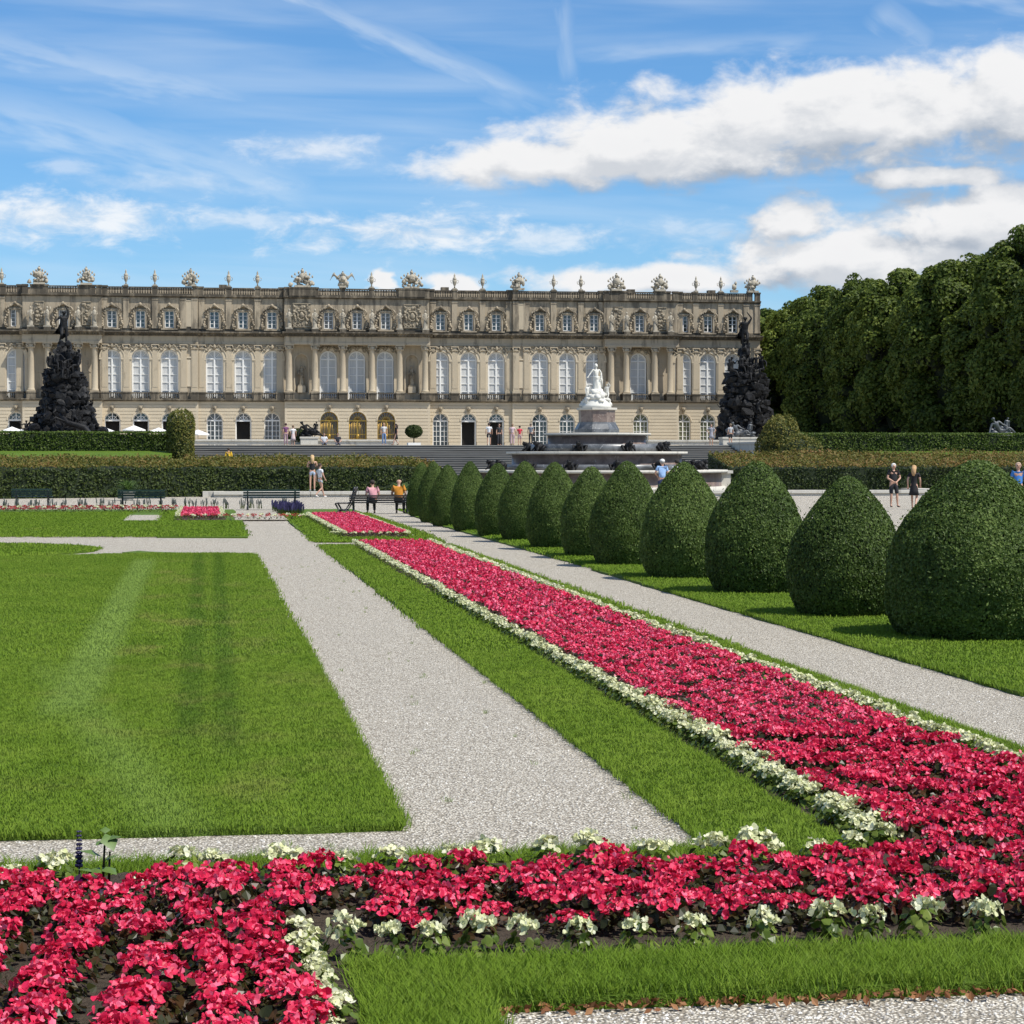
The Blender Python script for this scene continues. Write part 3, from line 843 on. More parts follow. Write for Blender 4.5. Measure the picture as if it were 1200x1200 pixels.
for (x0, x1, pr) in SECT:
    port = pr > 1
    ws = [w for w in WIN if x0 < w < x1]
    b = MB()
    wall_band(b, x0, x1, -pr, 0.55, 5.7, [(w, 1.02 if abs(w) > 5 else 1.15, 0, 3.3, True) for w in ws], groove=0.09, depth=0.6)
    for (a, e) in [(x0, x1)]:
        xs = a
        for w in sorted(ws):
            b.box(xs, w - 1.06, -pr - 0.1, -pr + 0.5, 0, 0.55); xs = w + 1.06
        b.box(xs, e, -pr - 0.1, -pr + 0.5, 0, 0.55)
    if port or pr > 0:
        for s in (x0, x1): b.box(s - 0.01 if s == x0 else s - 0.29, s + 0.29 if s == x0 else s + 0.01, -pr + 0.01, 0.3, 0.0, 5.69)
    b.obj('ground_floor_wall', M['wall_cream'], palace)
    # string course
    b = MB(); b.prism(x0 - 0.12, x1 + 0.12, [(-pr - 0.12, 5.7), (-pr - 0.42, 5.86), (-pr - 0.42, 6.0), (0.3, 6.0), (0.3, 5.7)])
    b.obj('string_course', M['stone_dark'], palace)
    # main floor wall
    yw = 0.0 if port else -pr
    b = MB()
    ops = [(w, 1.12, 6.0, 11.2, True) for w in ws] + [(w, 0.82, 6.9, 11.0, True) for w in NICHE if x0 < w < x1]
    wall_band(b, x0, x1, yw, 6.0, 13.1, ops, course=0.48, sub=3, depth=0.7)
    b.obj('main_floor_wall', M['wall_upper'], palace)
    # entablature
    b = MB(); ye = -pr
    b.prism(x0 - 0.02, x1 + 0.02, [(ye, 12.95), (ye - 0.1, 13.0), (ye - 0.1, 13.25), (ye - 0.02, 13.27), (ye - 0.02, 14.0), (0.7, 14.0), (0.7, 12.95)])
    b.obj('frieze', M['wall_upper'], palace)
    b = MB(); b.prism(x0 - 0.3, x1 + 0.3, [(ye, 14.003), (ye - 0.3, 14.12), (ye - 0.62, 14.35), (ye - 0.85, 14.4), (ye - 0.85, 14.58), (0.7, 14.58), (0.7, 14.003)])
    k = int((x1 - x0) / 0.42)
    for i in range(k):
        x = x0 + (x1 - x0) * (i + .5) / k
        b.box(x - 0.1, x + 0.1, ye - 0.5, ye - 0.02, 14.06, 14.28)
    b.obj('cornice', M['stone_dark'], palace)
    # attic
    ya = -0.75 if port else -pr + 0.05
    b = MB()
    wall_band(b, x0, x1, ya, 14.58, 18.85, [(w, 0.6, 15.05, 17.2, False) for w in ws], course=0.5, sub=2, depth=0.6)
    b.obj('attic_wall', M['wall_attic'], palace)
    b = MB(); b.box(x0 - .05, x1 + .05, ya - 0.12, ya + 0.1, 14.583, 14.95)
    b.prism(x0 - 0.1, x1 + 0.1, [(ya, 18.85), (ya - 0.3, 19.0), (ya - 0.38, 19.02), (ya - 0.38, 19.2), (ya + 0.6, 19.2), (ya + 0.6, 18.85)])
    b.obj('attic_cornice', M['stone_dark'], palace)
    # parapet rail with balusters between piers
    piers = {round(x0 + 0.35, 2), round(x1 - 0.35, 2)}
    for q in (1.85, 5.3, 8.9, 12.65, 16.3, 21.0, 25.6, 29.3, 34.1, 39.9, 44.4, 47.9, 51.8):
        for s in (-1, 1):
            if x0 + 0.8 < s * q < x1 - 0.8: piers.add(round(s * q, 2))
    piers = sorted(piers)
    for i, p in enumerate(piers):
        wide = 1.1 if near(p, [s * q for s in (-1, 1) for q in (21.0, 34.1, 39.9)]) else 0.34
        b = MB(); a, e = max(x0 + .02, p - wide), min(x1 - .02, p + wide)
        b.box(a, e, ya - 0.32, ya + 0.2, 19.2, 20.1); b.box(a - 0.06, e + 0.06, ya - 0.4, ya + 0.28, 20.1, 20.32)
        b.obj('parapet_pier', M['stone_dark'], palace)
        if i + 1 < len(piers):
            w2 = 1.1 if near(piers[i + 1], [s * q for s in (-1, 1) for q in (21.0, 34.1, 39.9)]) else 0.34
            a, e = p + wide + .06, piers[i + 1] - w2 - .06
            if e - a > 0.5:
                link('balustrade', shared(('bal', round(e - a, 1)), lambda: balustrade(e - a, 0.98)), palace, ((a + e) / 2, ya - 0.06, 19.22))

for w in WIN:
    pr = next(p for (a, e, p) in SECT if a < w < e); port = pr > 1
    gold = abs(w) < 5
    # ground floor opening
    yg = -pr + 0.42
    if gold:
        def gate():
            b = MB(); hw, h = 1.15, 4.45; zs = h - hw
            b.arch(0, zs, hw - 0.12, hw, -0.08, 0.1, n=14); b.box(-hw, -hw + 0.12, -0.08, 0.1, 0, zs); b.box(hw - 0.12, hw, -0.08, 0.1, 0, zs)
            b.box(-hw, hw, -0.09, 0.09, zs - 0.1, zs + 0.08)
            for i in range(11):
                x = -hw + 0.15 + (2 * hw - 0.3) * i / 10
                b.tube([(x, 0, 0), (x, 0, zs)], 0.035, 5)
            for z in (0.15, 0.9, 1.5): b.box(-hw + .1, hw - .1, -0.05, 0.05, z, z + 0.09)
            for i in range(1, 8):
                t = PI * i / 8; b.tube([(0, 0, zs), (hw * math.cos(t), 0, zs + hw * math.sin(t))], 0.035, 5)
            b.arch(0, zs, 0.45, 0.52, -0.04, 0.04, n=10)
            b.blob((0, -0.05, 1.25), (0.3, 0.08, 0.3), 2, 0.4); b.box(-0.08, 0.08, -0.07, 0.07, 0, zs)
            return b.mesh('gilded_gate', M['gold'])
        o = link('door', shared('gate', gate), palace, (w, yg, 0.0)); o['label'] = 'gilded iron gate in an arched doorway'
        link('pane', shared('gatedark', lambda: arch_pane(1.15, 4.45, M['pane_dark'])), o, (0, 0.25, 0))
    elif near(w, DOORS_OPEN):
        def odoor():
            b = MB(); hw, h = 1.02, 4.32; zs = h - hw
            b.arch(0, zs, hw - 0.14, hw, -0.08, 0.1, n=14); b.box(-hw, -hw + 0.12, -0.08, 0.1, 0, zs); b.box(hw - 0.12, hw, -0.08, 0.1, 0, zs)
            b.box(-hw, hw, -0.09, 0.09, zs - 0.12, zs + 0.1); b.box(-0.06, 0.06, -0.07, 0.07, zs, h - .1)
            for a in (45, 135): b.tube([(0, 0, zs), (hw * math.cos(R(a)), 0, zs + hw * math.sin(R(a)))], 0.045, 4, False)
            b.arch(0, zs, 0.5, 0.57, -0.04, 0.04, n=10)
            for s in (-1, 1): b.box(min(s * .86, s * .9), max(s * .86, s * .9), 0.1, 0.85, 0.02, zs - 0.1)
            return b.mesh('door_frame', M['win_white'])
        o = link('door', shared('odoor', odoor), palace, (w, yg, 0.0)); o['label'] = 'open doorway under a white fanlight'
        link('pane', shared('dark_doorway', lambda: flat_pane(0.9, 0.0, 3.3, M['black'])), o, (0, 0.7, 0))  # no glass here: black sheet paints the unlit room behind the open doors
        link('fanlight', shared('ofan', lambda: arch_pane(1.0, 4.3, M['pane_dark'], 3.3)), o, (0, 0.05, 0))
    else:
        right = w > 35
        o = link('window', shared('gwin', lambda: arch_frame(1.02, 4.32, 4, 5, 0.085)), palace, (w, yg, 0.0))
        link('pane', shared(('gpane', right), lambda: arch_pane(1.0, 4.3, M['pane_green' if right else 'pane_dark'])), o, (0, 0.06, 0))
    b = None
    hwg = 1.15 if gold else 1.02
    link('archivolt', shared(('arcv', hwg), lambda: (lambda q: (q.arch(0, 3.3, hwg - 0.02, hwg + 0.16, -0.06, 0.4, n=16), q.mesh('archivolt', M['wall_cream']))[1])(MB())), palace, (w, -pr, 0))
    link('keystone', shared('key', keystone_mesh), palace, (w, -pr + 0.02, 4.45 if not gold else 4.58))
    # main floor window
    ym = 0.0 if port else -pr
    o = link('window', shared('mwin', lambda: arch_frame(1.1, 6.2, 2, 5, 0.125)), palace, (w, ym + 0.38, 6.08))
    link('pane', shared('mpane', lambda: arch_pane(1.08, 6.18, M['pane_curtain'])), o, (0, 0.06, 0))
    def arcm():
        q = MB(); q.cur = 0; q.arch(0, 11.2, 1.1, 1.5, -0.14, 0.3, n=18); q.arch(0, 11.2, 1.5, 1.6, -0.22, 0.2, n=18)
        for s in (-1, 1):
            q.box(min(s * 1.12, s * 1.5), max(s * 1.12, s * 1.5), -0.10, 0.3, 6.9, 11.2); q.box(min(s * 1.1, s * 1.62), max(s * 1.1, s * 1.62), -0.2, 0.25, 10.98, 11.18)
        return q.mesh('archivolt', M['wall_cream'])
    link('archivolt', shared('arcm', arcm), palace, (w, ym, 0))
    link('carved_garland', shared('spd', spandrel_mesh), palace, (w, ym - 0.05, 12.42))
    link('balustrade', shared('balw', lambda: balustrade(2.2, 0.85, 8)), palace, (w, -pr - 0.1 if not port else -pr - 0.05, 6.003))
    # attic window
    ya = -0.75 if port else -pr + 0.05
    o = link('window', shared('awin', rect_frame), palace, (w, ya + 0.25, 15.05))
    link('pane', shared('apane', lambda: flat_pane(0.56, 0, 2.15, M['pane_dark'])), o, (0, 0.06, 0))
    link('window_surround', shared('sur', surround), palace, (w, ya - 0.02, 15.05))
    if not port and False: pass

# pedestals and pilasters or columns between the windows
def pil_mesh(w=0.42):
    b = MB(); b.box(-w, w, -0.16, 0.2, 0, 5.35); b.box(-w - .06, w + .06, -0.22, 0.2, 0, 0.3); b.box(-w + .1, w - .1, -0.19, 0.0, 0.6, 5.0)
    return b.mesh('pilaster', M['column'])
def apil_mesh(w=0.36):
    b = MB(); b.box(-w, w, -0.14, 0.2, 0, 3.9); b.box(-w - .05, w + .05, -0.2, 0.2, 0, 0.25); b.box(-w - .05, w + .05, -0.2, 0.2, 3.6, 3.88)
    return b.mesh('attic_pilaster', M['wall_attic'])
def scroll_mesh(w=.3):
    b = MB(); b.box(-w, w, -0.2, 0.0, 0, 0.35)
    return b
pils = [s * q for s in (-1, 1) for q in (9.85, 12.67, 16.32, 19.75, 20.65, 22.05, 25.6, 29.2, 31.9, 42.25 - .02 + .35 * 0, 44.55, 47.9, 51.35, 52.85)]
for x in pils:
    x = x if abs(abs(x) - 42.23) > .1 else math.copysign(41.5 + .9, x)
    pr = next((p for (a, e, p) in SECT if a < x < e), 0.35)
    if pr > 1: continue
    link('pilaster', shared('pil', pil_mesh), palace, (x, -pr - 0.02, 6.9))
    link('capital', shared('cap2', lambda: capital_mesh(0.36)), palace, (x, -pr + 0.12, 12.22))
    b = shared('ped', lambda: (lambda q: (q.box(-0.52, 0.52, -0.42, 0.2, 0, 0.88), q.box(-0.58, 0.58, -0.48, 0.2, 0.74, 0.9), q.mesh('pedestal', M['stone_dark']))[2])(MB()))
    link('pedestal', b, palace, (x, -pr, 6.0))
    link('attic_pilaster', shared('apil', apil_mesh), palace, (x, -pr + 0.03, 14.95))
    if abs(abs(x) - 21.35) > 1.2:
        link('vase', shared('vase', vase_mesh), palace, (x, -pr - 0.02, 20.32)) if near(abs(x), (12.67, 16.32, 25.6, 29.2, 44.55, 47.9)) else None
for x in [s * 21.35 for s in (-1, 1)] :
    b = MB(); b.box(-0.45, 0.45, -0.08, 0.1, 0, 3.2); b.box(-0.5, 0.5, -0.12, 0.0, 3.2, 3.35)
    b.obj('attic_panel', M['column'], palace, (x, -0.35, 15.2))
    b = MB(); b.box(-0.4, 0.4, -0.1, 0.2, 7.6, 11.0); b.box(-.45, .45, -.14, .2, 11.2, 11.4); b.obj('wall_panel', M['wall_cream'], palace, (x, -0.35, 0))
cols = [s * q for s in (-1, 1) for q in (1.88, 5.43, 8.72, 33.1, 35.1, 38.9, 40.95)]
for x in cols:
    link('column', shared('col', column_mesh), palace, (x, -1.1, 7.0))
    link('capital', shared('cap', capital_mesh), palace, (x, -1.1, 12.25))
    link('pedestal', shared('cped', lambda: (lambda q: (q.box(-0.55, 0.55, -0.6, 1.2, 0, 0.85), q.box(-0.6, 0.6, -0.66, 1.2, 0.7, 0.88), q.mesh('pedestal', M['stone_dark']))[2])(MB())), palace, (x, -1.1, 6.0))
    link('statue', shared(('st', int(x) % 4), lambda: simple_statue_mesh(int(x) % 4, 2.5)), palace, (x, -1.35, 14.95), rz=0.2 * math.sin(x))
    link('statue_plinth', shared('spl', lambda: (lambda q: (q.box(-0.42, 0.42, -0.42, 0.35, 0, 0.38), q.mesh('statue_plinth', M['stone_dark']))[1])(MB())), palace, (x, -1.35, 14.58))
for x in NICHE:
    b = MB(); n = 10
    b.arch(0, 11.0, 0.8, 1.0, -0.1, 0.2, n=16)
    for s in (-1, 1): b.box(min(s * .82, s * 1.0), max(s * .82, s * 1.0), -0.1, 0.2, 6.9, 11.0)
    vs = []; 
    for i in range(n + 1):
        t = PI * i / n
        for z in (6.9, 11.0): vs.append((-0.82 * math.cos(t), 0.82 * math.sin(t) * 0.8, z))
    b.add(vs, [(2 * i, 2 * i + 1, 2 * i + 3, 2 * i + 2) for i in range(n)], True)
    vs = [(-.82 * math.cos(PI * i / n) * math.cos(PI / 2 * j / 5), .656 * math.sin(PI * i / n) * math.cos(PI / 2 * j / 5), 11.0 + .82 * math.sin(PI / 2 * j / 5)) for j in range(6) for i in range(n + 1)]
    b.add(vs, [(j * (n + 1) + i, j * (n + 1) + i + 1, (j + 1) * (n + 1) + i + 1, (j + 1) * (n + 1) + i) for j in range(5) for i in range(n)], True)
    b.box(-0.5, 0.5, -0.35, 0.5, 6.9, 7.7)
    b.obj('niche', M['wall_upper'], palace, (x, 0, 0))
    link('niche_statue', shared(('nst', x), lambda: simple_statue_mesh(int(x) + 20, 2.6, 'relief')), palace, (x, 0.05, 7.7))
    link('relief_panel', shared(('med', x), lambda: medallion_mesh(int(x), 2.3, 3.1)), palace, (x, -0.85, 15.2))
for x in (-39.9, -34.1, 34.1, 39.9):
    link('relief_panel', shared(('pn', x), lambda: medallion_mesh(int(x), 1.2, 3.0, False)), palace, (x, -0.85, 15.25))
    b = MB(); b.box(-0.5, 0.5, -0.08, 0.1, 9.4, 9.55); b.arch(0, 10.6, .32, .42, -.1, .05, 0, 2 * PI, 14); b.box(-.42, .42, -.06, .1, 7.2, 9.2)
    b.obj('wall_panel', M['column'], palace, (x, 0, 0))
# roof sculpture
for x, kind in [(-52.6, 3), (-39.9, 1), (-34.1, 2), (-21.1, 4), (-7.0, 5), (7.0, 6), (21.0, 7), (33.8, 8), (39.6, 9), (52.2, 10)]:
    big = kind in (5, 6)
    y = -0.8 if abs(abs(x) - 7) < 1 or 32 < abs(x) < 42 else -0.35
    link('trophy', trophy_mesh(kind, 2.0 if big else 1.45, 2.75 if big else 2.6), palace, (x, y, 20.3))
    if big:
        b = MB(); b.box(-1.7, 1.7, -0.45, 0.3, 19.21, 20.28); b.box(-1.78, 1.78, -0.5, 0.35, 20.12, 20.33); b.obj('parapet_pier', M['stone_dark'], palace, (x, -0.78, 0))
link('trophy', trophy_mesh(12, 0.9, 2.4, True), palace, (-1.85, -0.8, 20.3))
for x in (1.85, ): link('vase', shared('vase', vase_mesh), palace, (x, -0.8, 20.32))
b = MB(); b.box(-0.5, 0.5, -0.3, 0.3, 0, 0.3); b.blob((0, 0, 0.7), (0.35, 0.3, 0.5), 3, 0.5); b.blob((0.2, 0, 1.2), (0.2, 0.2, 0.3), 4, 0.3); b.obj('roof_statue', M['stone_light'], palace, (48.9 + .8, -0.4, 20.3))
# body of the building behind the front, and a low roof
b = MB()
b.box(-53.2, 53.2, 1.2, 20, 0, 19.1); b.box(-52, 52, 1.5, 19, 19.1, 19.9)
for s in (-1, 1): b.box(min(s * 53.2, s * 52.7), max(s * 53.2, s * 52.7), -0.3, 1.2, 0, 18.9)
b.obj('main_block', M['wall_upper'], palace)
b = MB(); b.box(-53.4, 53.4, 0.3, 20.2, 18.9, 19.2); b.box(-52.8, 52.8, 2.0, 19, 19.9, 20.2)
for x in (-17, 12, 37, 48): b.box(x - 0.5, x + 0.5, 5, 6, 20.2, 21.0)
b.obj('roof', M['stone_dark'], palace)

# ------------------------------------------------------------------ lawns, beds and paths (raised a few centimetres above the gravel)
LX0, LX1 = 0.985, 2.44           # central gravel walk lies between these
LZ = 0.035
lawn_pts = [(-14, 10.75), (LX1 * 0 + 1.0, 10.75), (LX0, 20), (LX0, 30), (LX0, 41.3), (0.4, 41.6), (-0.3, 41.9), (-0.9, 42.3), (-1.25, 42.9), (-1.55, 42.2),
            (-1.25, 41.75), (-2.1, 41.0), (-3.2, 40.4), (-4.2, 40.2), (-6.5, 40.6), (-14, 41.5)]
lawn_pts = [(x, y) for x, y in lawn_pts]
poly_obj('main_lawn', lawn_pts, 0, LZ, M['lawn'], 0.04, 0.12, seed=1)
el = [(-5.4 + 3.3 * math.cos(t), 43.75 + 3.0 * math.sin(t)) for t in [2 * PI * k / 40 for k in range(40)]]
poly_obj('oval_lawn', el, 0, LZ, M['lawn'], 0.03, 0.3, seed=2)
up = [G(*p) for p in ((293, 631), (184, 630.5), (181, 626), (156, 625.5), (150, 628), (60, 628.5))]
up = [(LX0 + .06, 49.9)] + up[1:] + [(-7, 51.3), (-16, 52), (-16, 78), (LX0 + 0.1, 76), (LX0 + .16, 60)]
poly_obj('upper_lawn', up, 0, LZ, M['lawn'], 0.05, 0.3, seed=3)
bed_x0, bed_x1 = 3.06, 4.82
poly_obj('lawn_strip', [(LX1, 9.6), (bed_x0 - 0.02, 9.6), (bed_x0 - 0.02, 45.1), (LX1 + 0.12, 45.1), (LX1, 40)], 0, LZ, M['lawn'], 0.03, 0.12, seed=4)
poly_obj('lawn_strip', [(bed_x1 + .02, 7.0), (5.17, 7.0), (5.17, 45.6), (bed_x1 + .02, 45.6)], 0, LZ, M['lawn'], 0.03, 0.12, seed=5)
poly_obj('lawn_surround', [(LX1 + .02, 47.2), (5.3, 46.6), (5.3, 76), (2.7, 76), (2.45, 60)], 0, LZ, M['lawn'], 0.04, 0.3, seed=6)
poly_obj('topiary_lawn', [(6.42, 8), (10.5, 8), (11.3, 40), (11.8, 76), (6.9, 76), (6.42, 60), (6.5, 36.3), (7.3, 35.9), (6.42, 35.0)], 0, LZ, M['lawn'], 0.06, 0.2, seed=7)
# foreground strip of longer grass with a corner, and the thin strip behind the front bed
poly_obj('front_lawn', [(0.53, 5.0), (0.93, 5.0), (0.96, 7.17), (6.5, 7.17), (6.5, 7.73), (0.53, 7.73)], 0, LZ + .01, M['lawn'], 0.02, 0.1, seed=8)
poly_obj('front_lawn_edge', [(-3, 9.62), (LX1 - .01, 9.62), (LX1 - .01, 9.95), (-3, 9.95)], 0, LZ * .6, M['lawn'], 0.03, 0.1, seed=9)
# soil of the beds
def soil_sheet(name, x0, x1, y0, y1, z=0.008, amp=0.022):
    nx = int((x1 - x0) / 0.08) + 1; ny = int((y1 - y0) / (0.08 if y1 < 14 else 0.4)) + 1
    xs = np.linspace(x0, x1, nx); ys = np.linspace(y0, y1, ny)
    V = np.array([(x, y, z + amp * (0.7 + mnoise.noise(Vector((x * 9, y * 9, 1))) + .5 * mnoise.noise(Vector((x * 25, y * 25, 5))))) for y in ys for x in xs])
    Fq = np.array([(j * nx + i, j * nx + i + 1, (j + 1) * nx + i + 1, (j + 1) * nx + i) for j in range(ny - 1) for i in range(nx - 1)])
    return tag(link(name, np_mesh(name, V, Fq, M['soil'], smooth=True)), kind='structure')
soil_sheet('flower_bed_soil', -3, 6.4, 7.74, 9.64, 0.018)
soil_sheet('flower_bed_soil', -3, 0.52, 5.0, 7.735, 0.018)
soil_sheet('flower_bed_soil', bed_x0, bed_x1, 9.65, 45.2, 0.012)
soil_sheet('flower_bed_soil', 3.1, 4.78, 48.8, 67, 0.045, 0.005)
soil_sheet('flower_bed_soil', -0.85, 0.7, 62.8, 74.5, 0.045, 0.005)
for (x0, x1, y0, y1) in ((-2.3, -1.25, 62.7, 68.7), (0.95, 2.5, 63.2, 70.3)):
    poly_obj('gravel_panel', [(x0, y0), (x1, y0), (x1, y1), (x0, y1)], 0.03, 0.045, M['gravel'], 0.01, 1)

# ------------------------------------------------------------------ grass blades (countless: one scattered mass per lawn)
def tuft(name, n, spread, h, w):
    V = []; Fs = []
    for i in range(n):
        x, y = rng.normal(0, spread, 2); a = rng.uniform(0, 2 * PI); L = h * rng.uniform(0.55, 1.2); lean = L * rng.uniform(0.3, 1.2); b = rng.uniform(0, 2 * PI)
        dx, dy = math.cos(a) * w / 2, math.sin(a) * w / 2
        lx, ly = math.cos(b) * lean, math.sin(b) * lean
        k = len(V)
        V += [(x - dx, y - dy, -0.01), (x + dx, y + dy, -0.01), (x + lx * .4 + dx * .8, y + ly * .4 + dy * .8, L * .6), (x + lx * .4 - dx * .8, y + ly * .4 - dy * .8, L * .6), (x + lx, y + ly, L)]
        Fs += [(k, k + 1, k + 2, k + 3), (k + 3, k + 2, k + 4)]
    me = bpy.data.meshes.new(name); me.from_pydata(V, [], Fs); me.materials.append(M['blade']); me.update()
    return bpy.data.objects.new(name, me)
TUFT = [tuft('grass_tuft_short', 16, 0.032, 0.021, 0.0052), tuft('grass_tuft_long', 16, 0.03, 0.075, 0.0055), tuft('grass_tuft_far', 18, 0.05, 0.022, 0.009), tuft('grass_tuft_farthest', 18, 0.08, 0.026, 0.018)]
def scatter_blades(name, quads, dens, tuft_obj, z, smin=0.7, smax=1.3, seed=0, label=None):
    'blades on the given flat rectangles (x0,x1,y0,y1)'
    V = []; Fs = []
    for pts in quads:
        k = len(V)
        V += [(p[0], p[1], z) for p in pts]; Fs.append(tuple(range(k, k + len(pts))))
    me = bpy.data.meshes.new(name); me.from_pydata(V, [], Fs); me.update()
    o = link(name, me)
    ng = bpy.data.node_groups.new(name, 'GeometryNodeTree')
    ng.interface.new_socket('Geometry', in_out='INPUT', socket_type='NodeSocketGeometry')
    ng.interface.new_socket('Geometry', in_out='OUTPUT', socket_type='NodeSocketGeometry')
    nd = ng.nodes; lk = ng.links
    gi = nd.new('NodeGroupInput'); go = nd.new('NodeGroupOutput')
    dp = nd.new('GeometryNodeDistributePointsOnFaces'); dp.inputs['Density'].default_value = dens; dp.inputs['Seed'].default_value = seed
    oi = nd.new('GeometryNodeObjectInfo'); oi.inputs[0].default_value = tuft_obj
    ip = nd.new('GeometryNodeInstanceOnPoints')
    rz = nd.new('FunctionNodeRandomValue'); rz.data_type = 'FLOAT_VECTOR'
    rz.inputs[0].default_value = (0, 0, 0); rz.inputs[1].default_value = (0.15, 0.15, 6.28)
    rs = nd.new('FunctionNodeRandomValue'); rs.data_type = 'FLOAT'; rs.inputs[2].default_value = smin; rs.inputs[3].default_value = smax
    lk.new(gi.outputs[0], dp.inputs[0]); lk.new(dp.outputs[0], ip.inputs['Points']); lk.new(oi.outputs['Geometry'], ip.inputs['Instance'])
    lk.new(rz.outputs[0], ip.inputs['Rotation']); lk.new(rs.outputs[1], ip.inputs['Scale']); lk.new(ip.outputs[0], go.inputs[0])
    md = o.modifiers.new('scatter', 'NODES'); md.node_group = ng
    return tag(o, label, kind='stuff')
def rct(x0, x1, y0, y1): return [(x0, y0), (x1, y0), (x1, y1), (x0, y1)]
scatter_blades('grass_blades', [[(-1.5, 10.75), (1.0, 10.75), (1.0, 20), (-2.2, 20)]], 900, TUFT[0], LZ, seed=1, label='short mown grass of the large striped lawn')
scatter_blades('grass_blades', [[(-2.2, 20), (0.98, 20), (0.98, 41.2), (0.4, 41.5), (-1.2, 41.6), (-4.6, 40.2)]], 260, TUFT[2], LZ, seed=2)
scatter_blades('grass_blades', [rct(LX1, bed_x0, 9.65, 20), rct(bed_x1 + 0.06, 5.16, 9.0, 20)], 900, TUFT[0], LZ, 0.8, 1.5, seed=3)
scatter_blades('grass_blades', [rct(LX1 + .02, bed_x0, 20, 45), rct(bed_x1 + .02, 5.16, 20, 45), [(6.45, 14), (10.5, 14), (11, 40), (6.5, 36)]], 260, TUFT[2], LZ, 0.8, 1.6, seed=4)
scatter_blades('grass_blades', [rct(0.53, 0.95, 6.3, 7.72), rct(0.95, 4.2, 7.18, 7.72)], 1700, TUFT[1], LZ + 0.008, 0.4, 0.85, seed=5, label='longer grass along the front edge of the flower bed')
scatter_blades('grass_blades', [[(x, y) for x, y in el[::-1][::-1]], [(-9, 52), (0.95, 50.2), (0.98, 62.2), (-9, 62.2)], [(-9, 62.2), (-2.4, 62.2), (-2.4, 72.5), (-9, 72.5)], [(-1.2, 62.7), (-.9, 62.7), (-.9, 73.5), (-1.2, 73.5)], [(2.5, 47.2), (3.1, 47.2), (3.1, 70), (2.7, 70)], [(2.5, 47.0), (5.2, 46.8), (5.2, 48.8), (2.5, 48.8)], rct(4.8, 5.28, 48.8, 70), [(6.5, 36.4), (11.1, 36.4), (11.5, 75), (6.9, 75)]], 110, TUFT[3], LZ, .8, 1.5, seed=12)
scatter_blades('grass_blades', [rct(-1.2, LX1, 9.68, 9.95)], 1200, TUFT[1], LZ * .5, 0.4, 0.85, seed=6)
ep = []
for (a, b) in (((-1.6, 10.76), (1.0, 10.76)), ((1.0, 10.76), (0.985, 24)), ((LX1, 9.9), (LX1, 24)), ((bed_x0, 9.9), (bed_x0, 24)), ((5.16, 10), (5.16, 24)), ((0.96, 7.18), (4.2, 7.18)), ((6.44, 14), (6.44, 30))):
    d = Vector((b[0] - a[0], b[1] - a[1])).normalized(); n = Vector((-d.y, d.x)) * 0.022
    ep.append([(a[0] - n.x, a[1] - n.y), (b[0] - n.x, b[1] - n.y), (b[0] + n.x, b[1] + n.y), (a[0] + n.x, a[1] + n.y)])
scatter_blades('edge_grass', ep, 1500, TUFT[1], LZ * .4, 0.35, 0.75, seed=8)

scatter_blades('weeds', [[(1.1, 10.9), (2.4, 10.9), (2.4, 40), (1.1, 40)], rct(-1.5, 2.4, 10.0, 10.7)], 1.3, TUFT[1], 0.002, 0.2, 0.5, seed=21, label='stray grass tufts in the gravel')
# loose pebbles proud of the gravel near the viewer, and fallen leaves
def pebbles():
    n = 9000
    Y = 6.9 + 9.6 * rng.random(n) ** 1.3
    X = np.where(Y < 7.16, rng.uniform(0.97, 3.4, n), rng.uniform(-1.6, 6.4, n))
    ok = ((Y < 7.16) | ((Y > 9.97) & (Y < 10.7) & (X < LX1)) | ((Y >= 10.7) & (X > 0.96) & (X < LX1 + .01)) | ((X > 5.2) & (X < 6.4) & (Y > 12)))
    X, Y = X[ok], Y[ok]; n = len(X)
    base = np.array([(-1, 0, 0), (0, -1, 0), (1, 0, 0), (0, 1, 0), (0, 0, 0.8)], float)
    s = rng.uniform(0.004, 0.010, n); a = rng.uniform(0, 6.28, n)
    bx = base[None, :, 0] * s[:, None]; by = base[None, :, 1] * (s * rng.uniform(.5, 1, n))[:, None]; bz = base[None, :, 2] * s[:, None]
    Vx = bx * np.cos(a)[:, None] - by * np.sin(a)[:, None] + X[:, None]; Vy = bx * np.sin(a)[:, None] + by * np.cos(a)[:, None] + Y[:, None]
    V = np.stack([Vx, Vy, bz + 0.001], 2).reshape(-1, 3)
    t = np.array([(0, 1, 4), (1, 2, 4), (2, 3, 4), (3, 0, 4)])
    Fq = (t[None] + 5 * np.arange(n)[:, None, None]).reshape(-1, 3)
    m, N = mat('pebble_stone')
    r = N.n('ShaderNodeNewGeometry').outputs['Random Per Island']
    finish(N, N.mix(r, (0.30, 0.27, 0.23), (0.82, 0.79, 0.72)), 0.8)
    tag(link('pebbles', np_mesh('pebbles', V, Fq, m)), kind='stuff')
pebbles()
def fallen():
    n = 300
    X = rng.uniform(0.97, 3.4, n); Y = 7.17 - np.abs(rng.normal(-.01, 0.045, n))
    P = np.stack([X, Y, rng.uniform(0.012, 0.03, n)], 1)
    m = foliage('dead_leaf', (0.10, 0.035, 0.012), (0.22, 0.09, 0.035), (0.38, 0.20, 0.09), 0.1, 0.7)
    tag(link('fallen_leaves', leaf_mesh('fallen_leaves', P, np.tile((0, -.3, 1.0), (n, 1)), 0.021, m, tilt=0.9)), kind='stuff')
fallen()

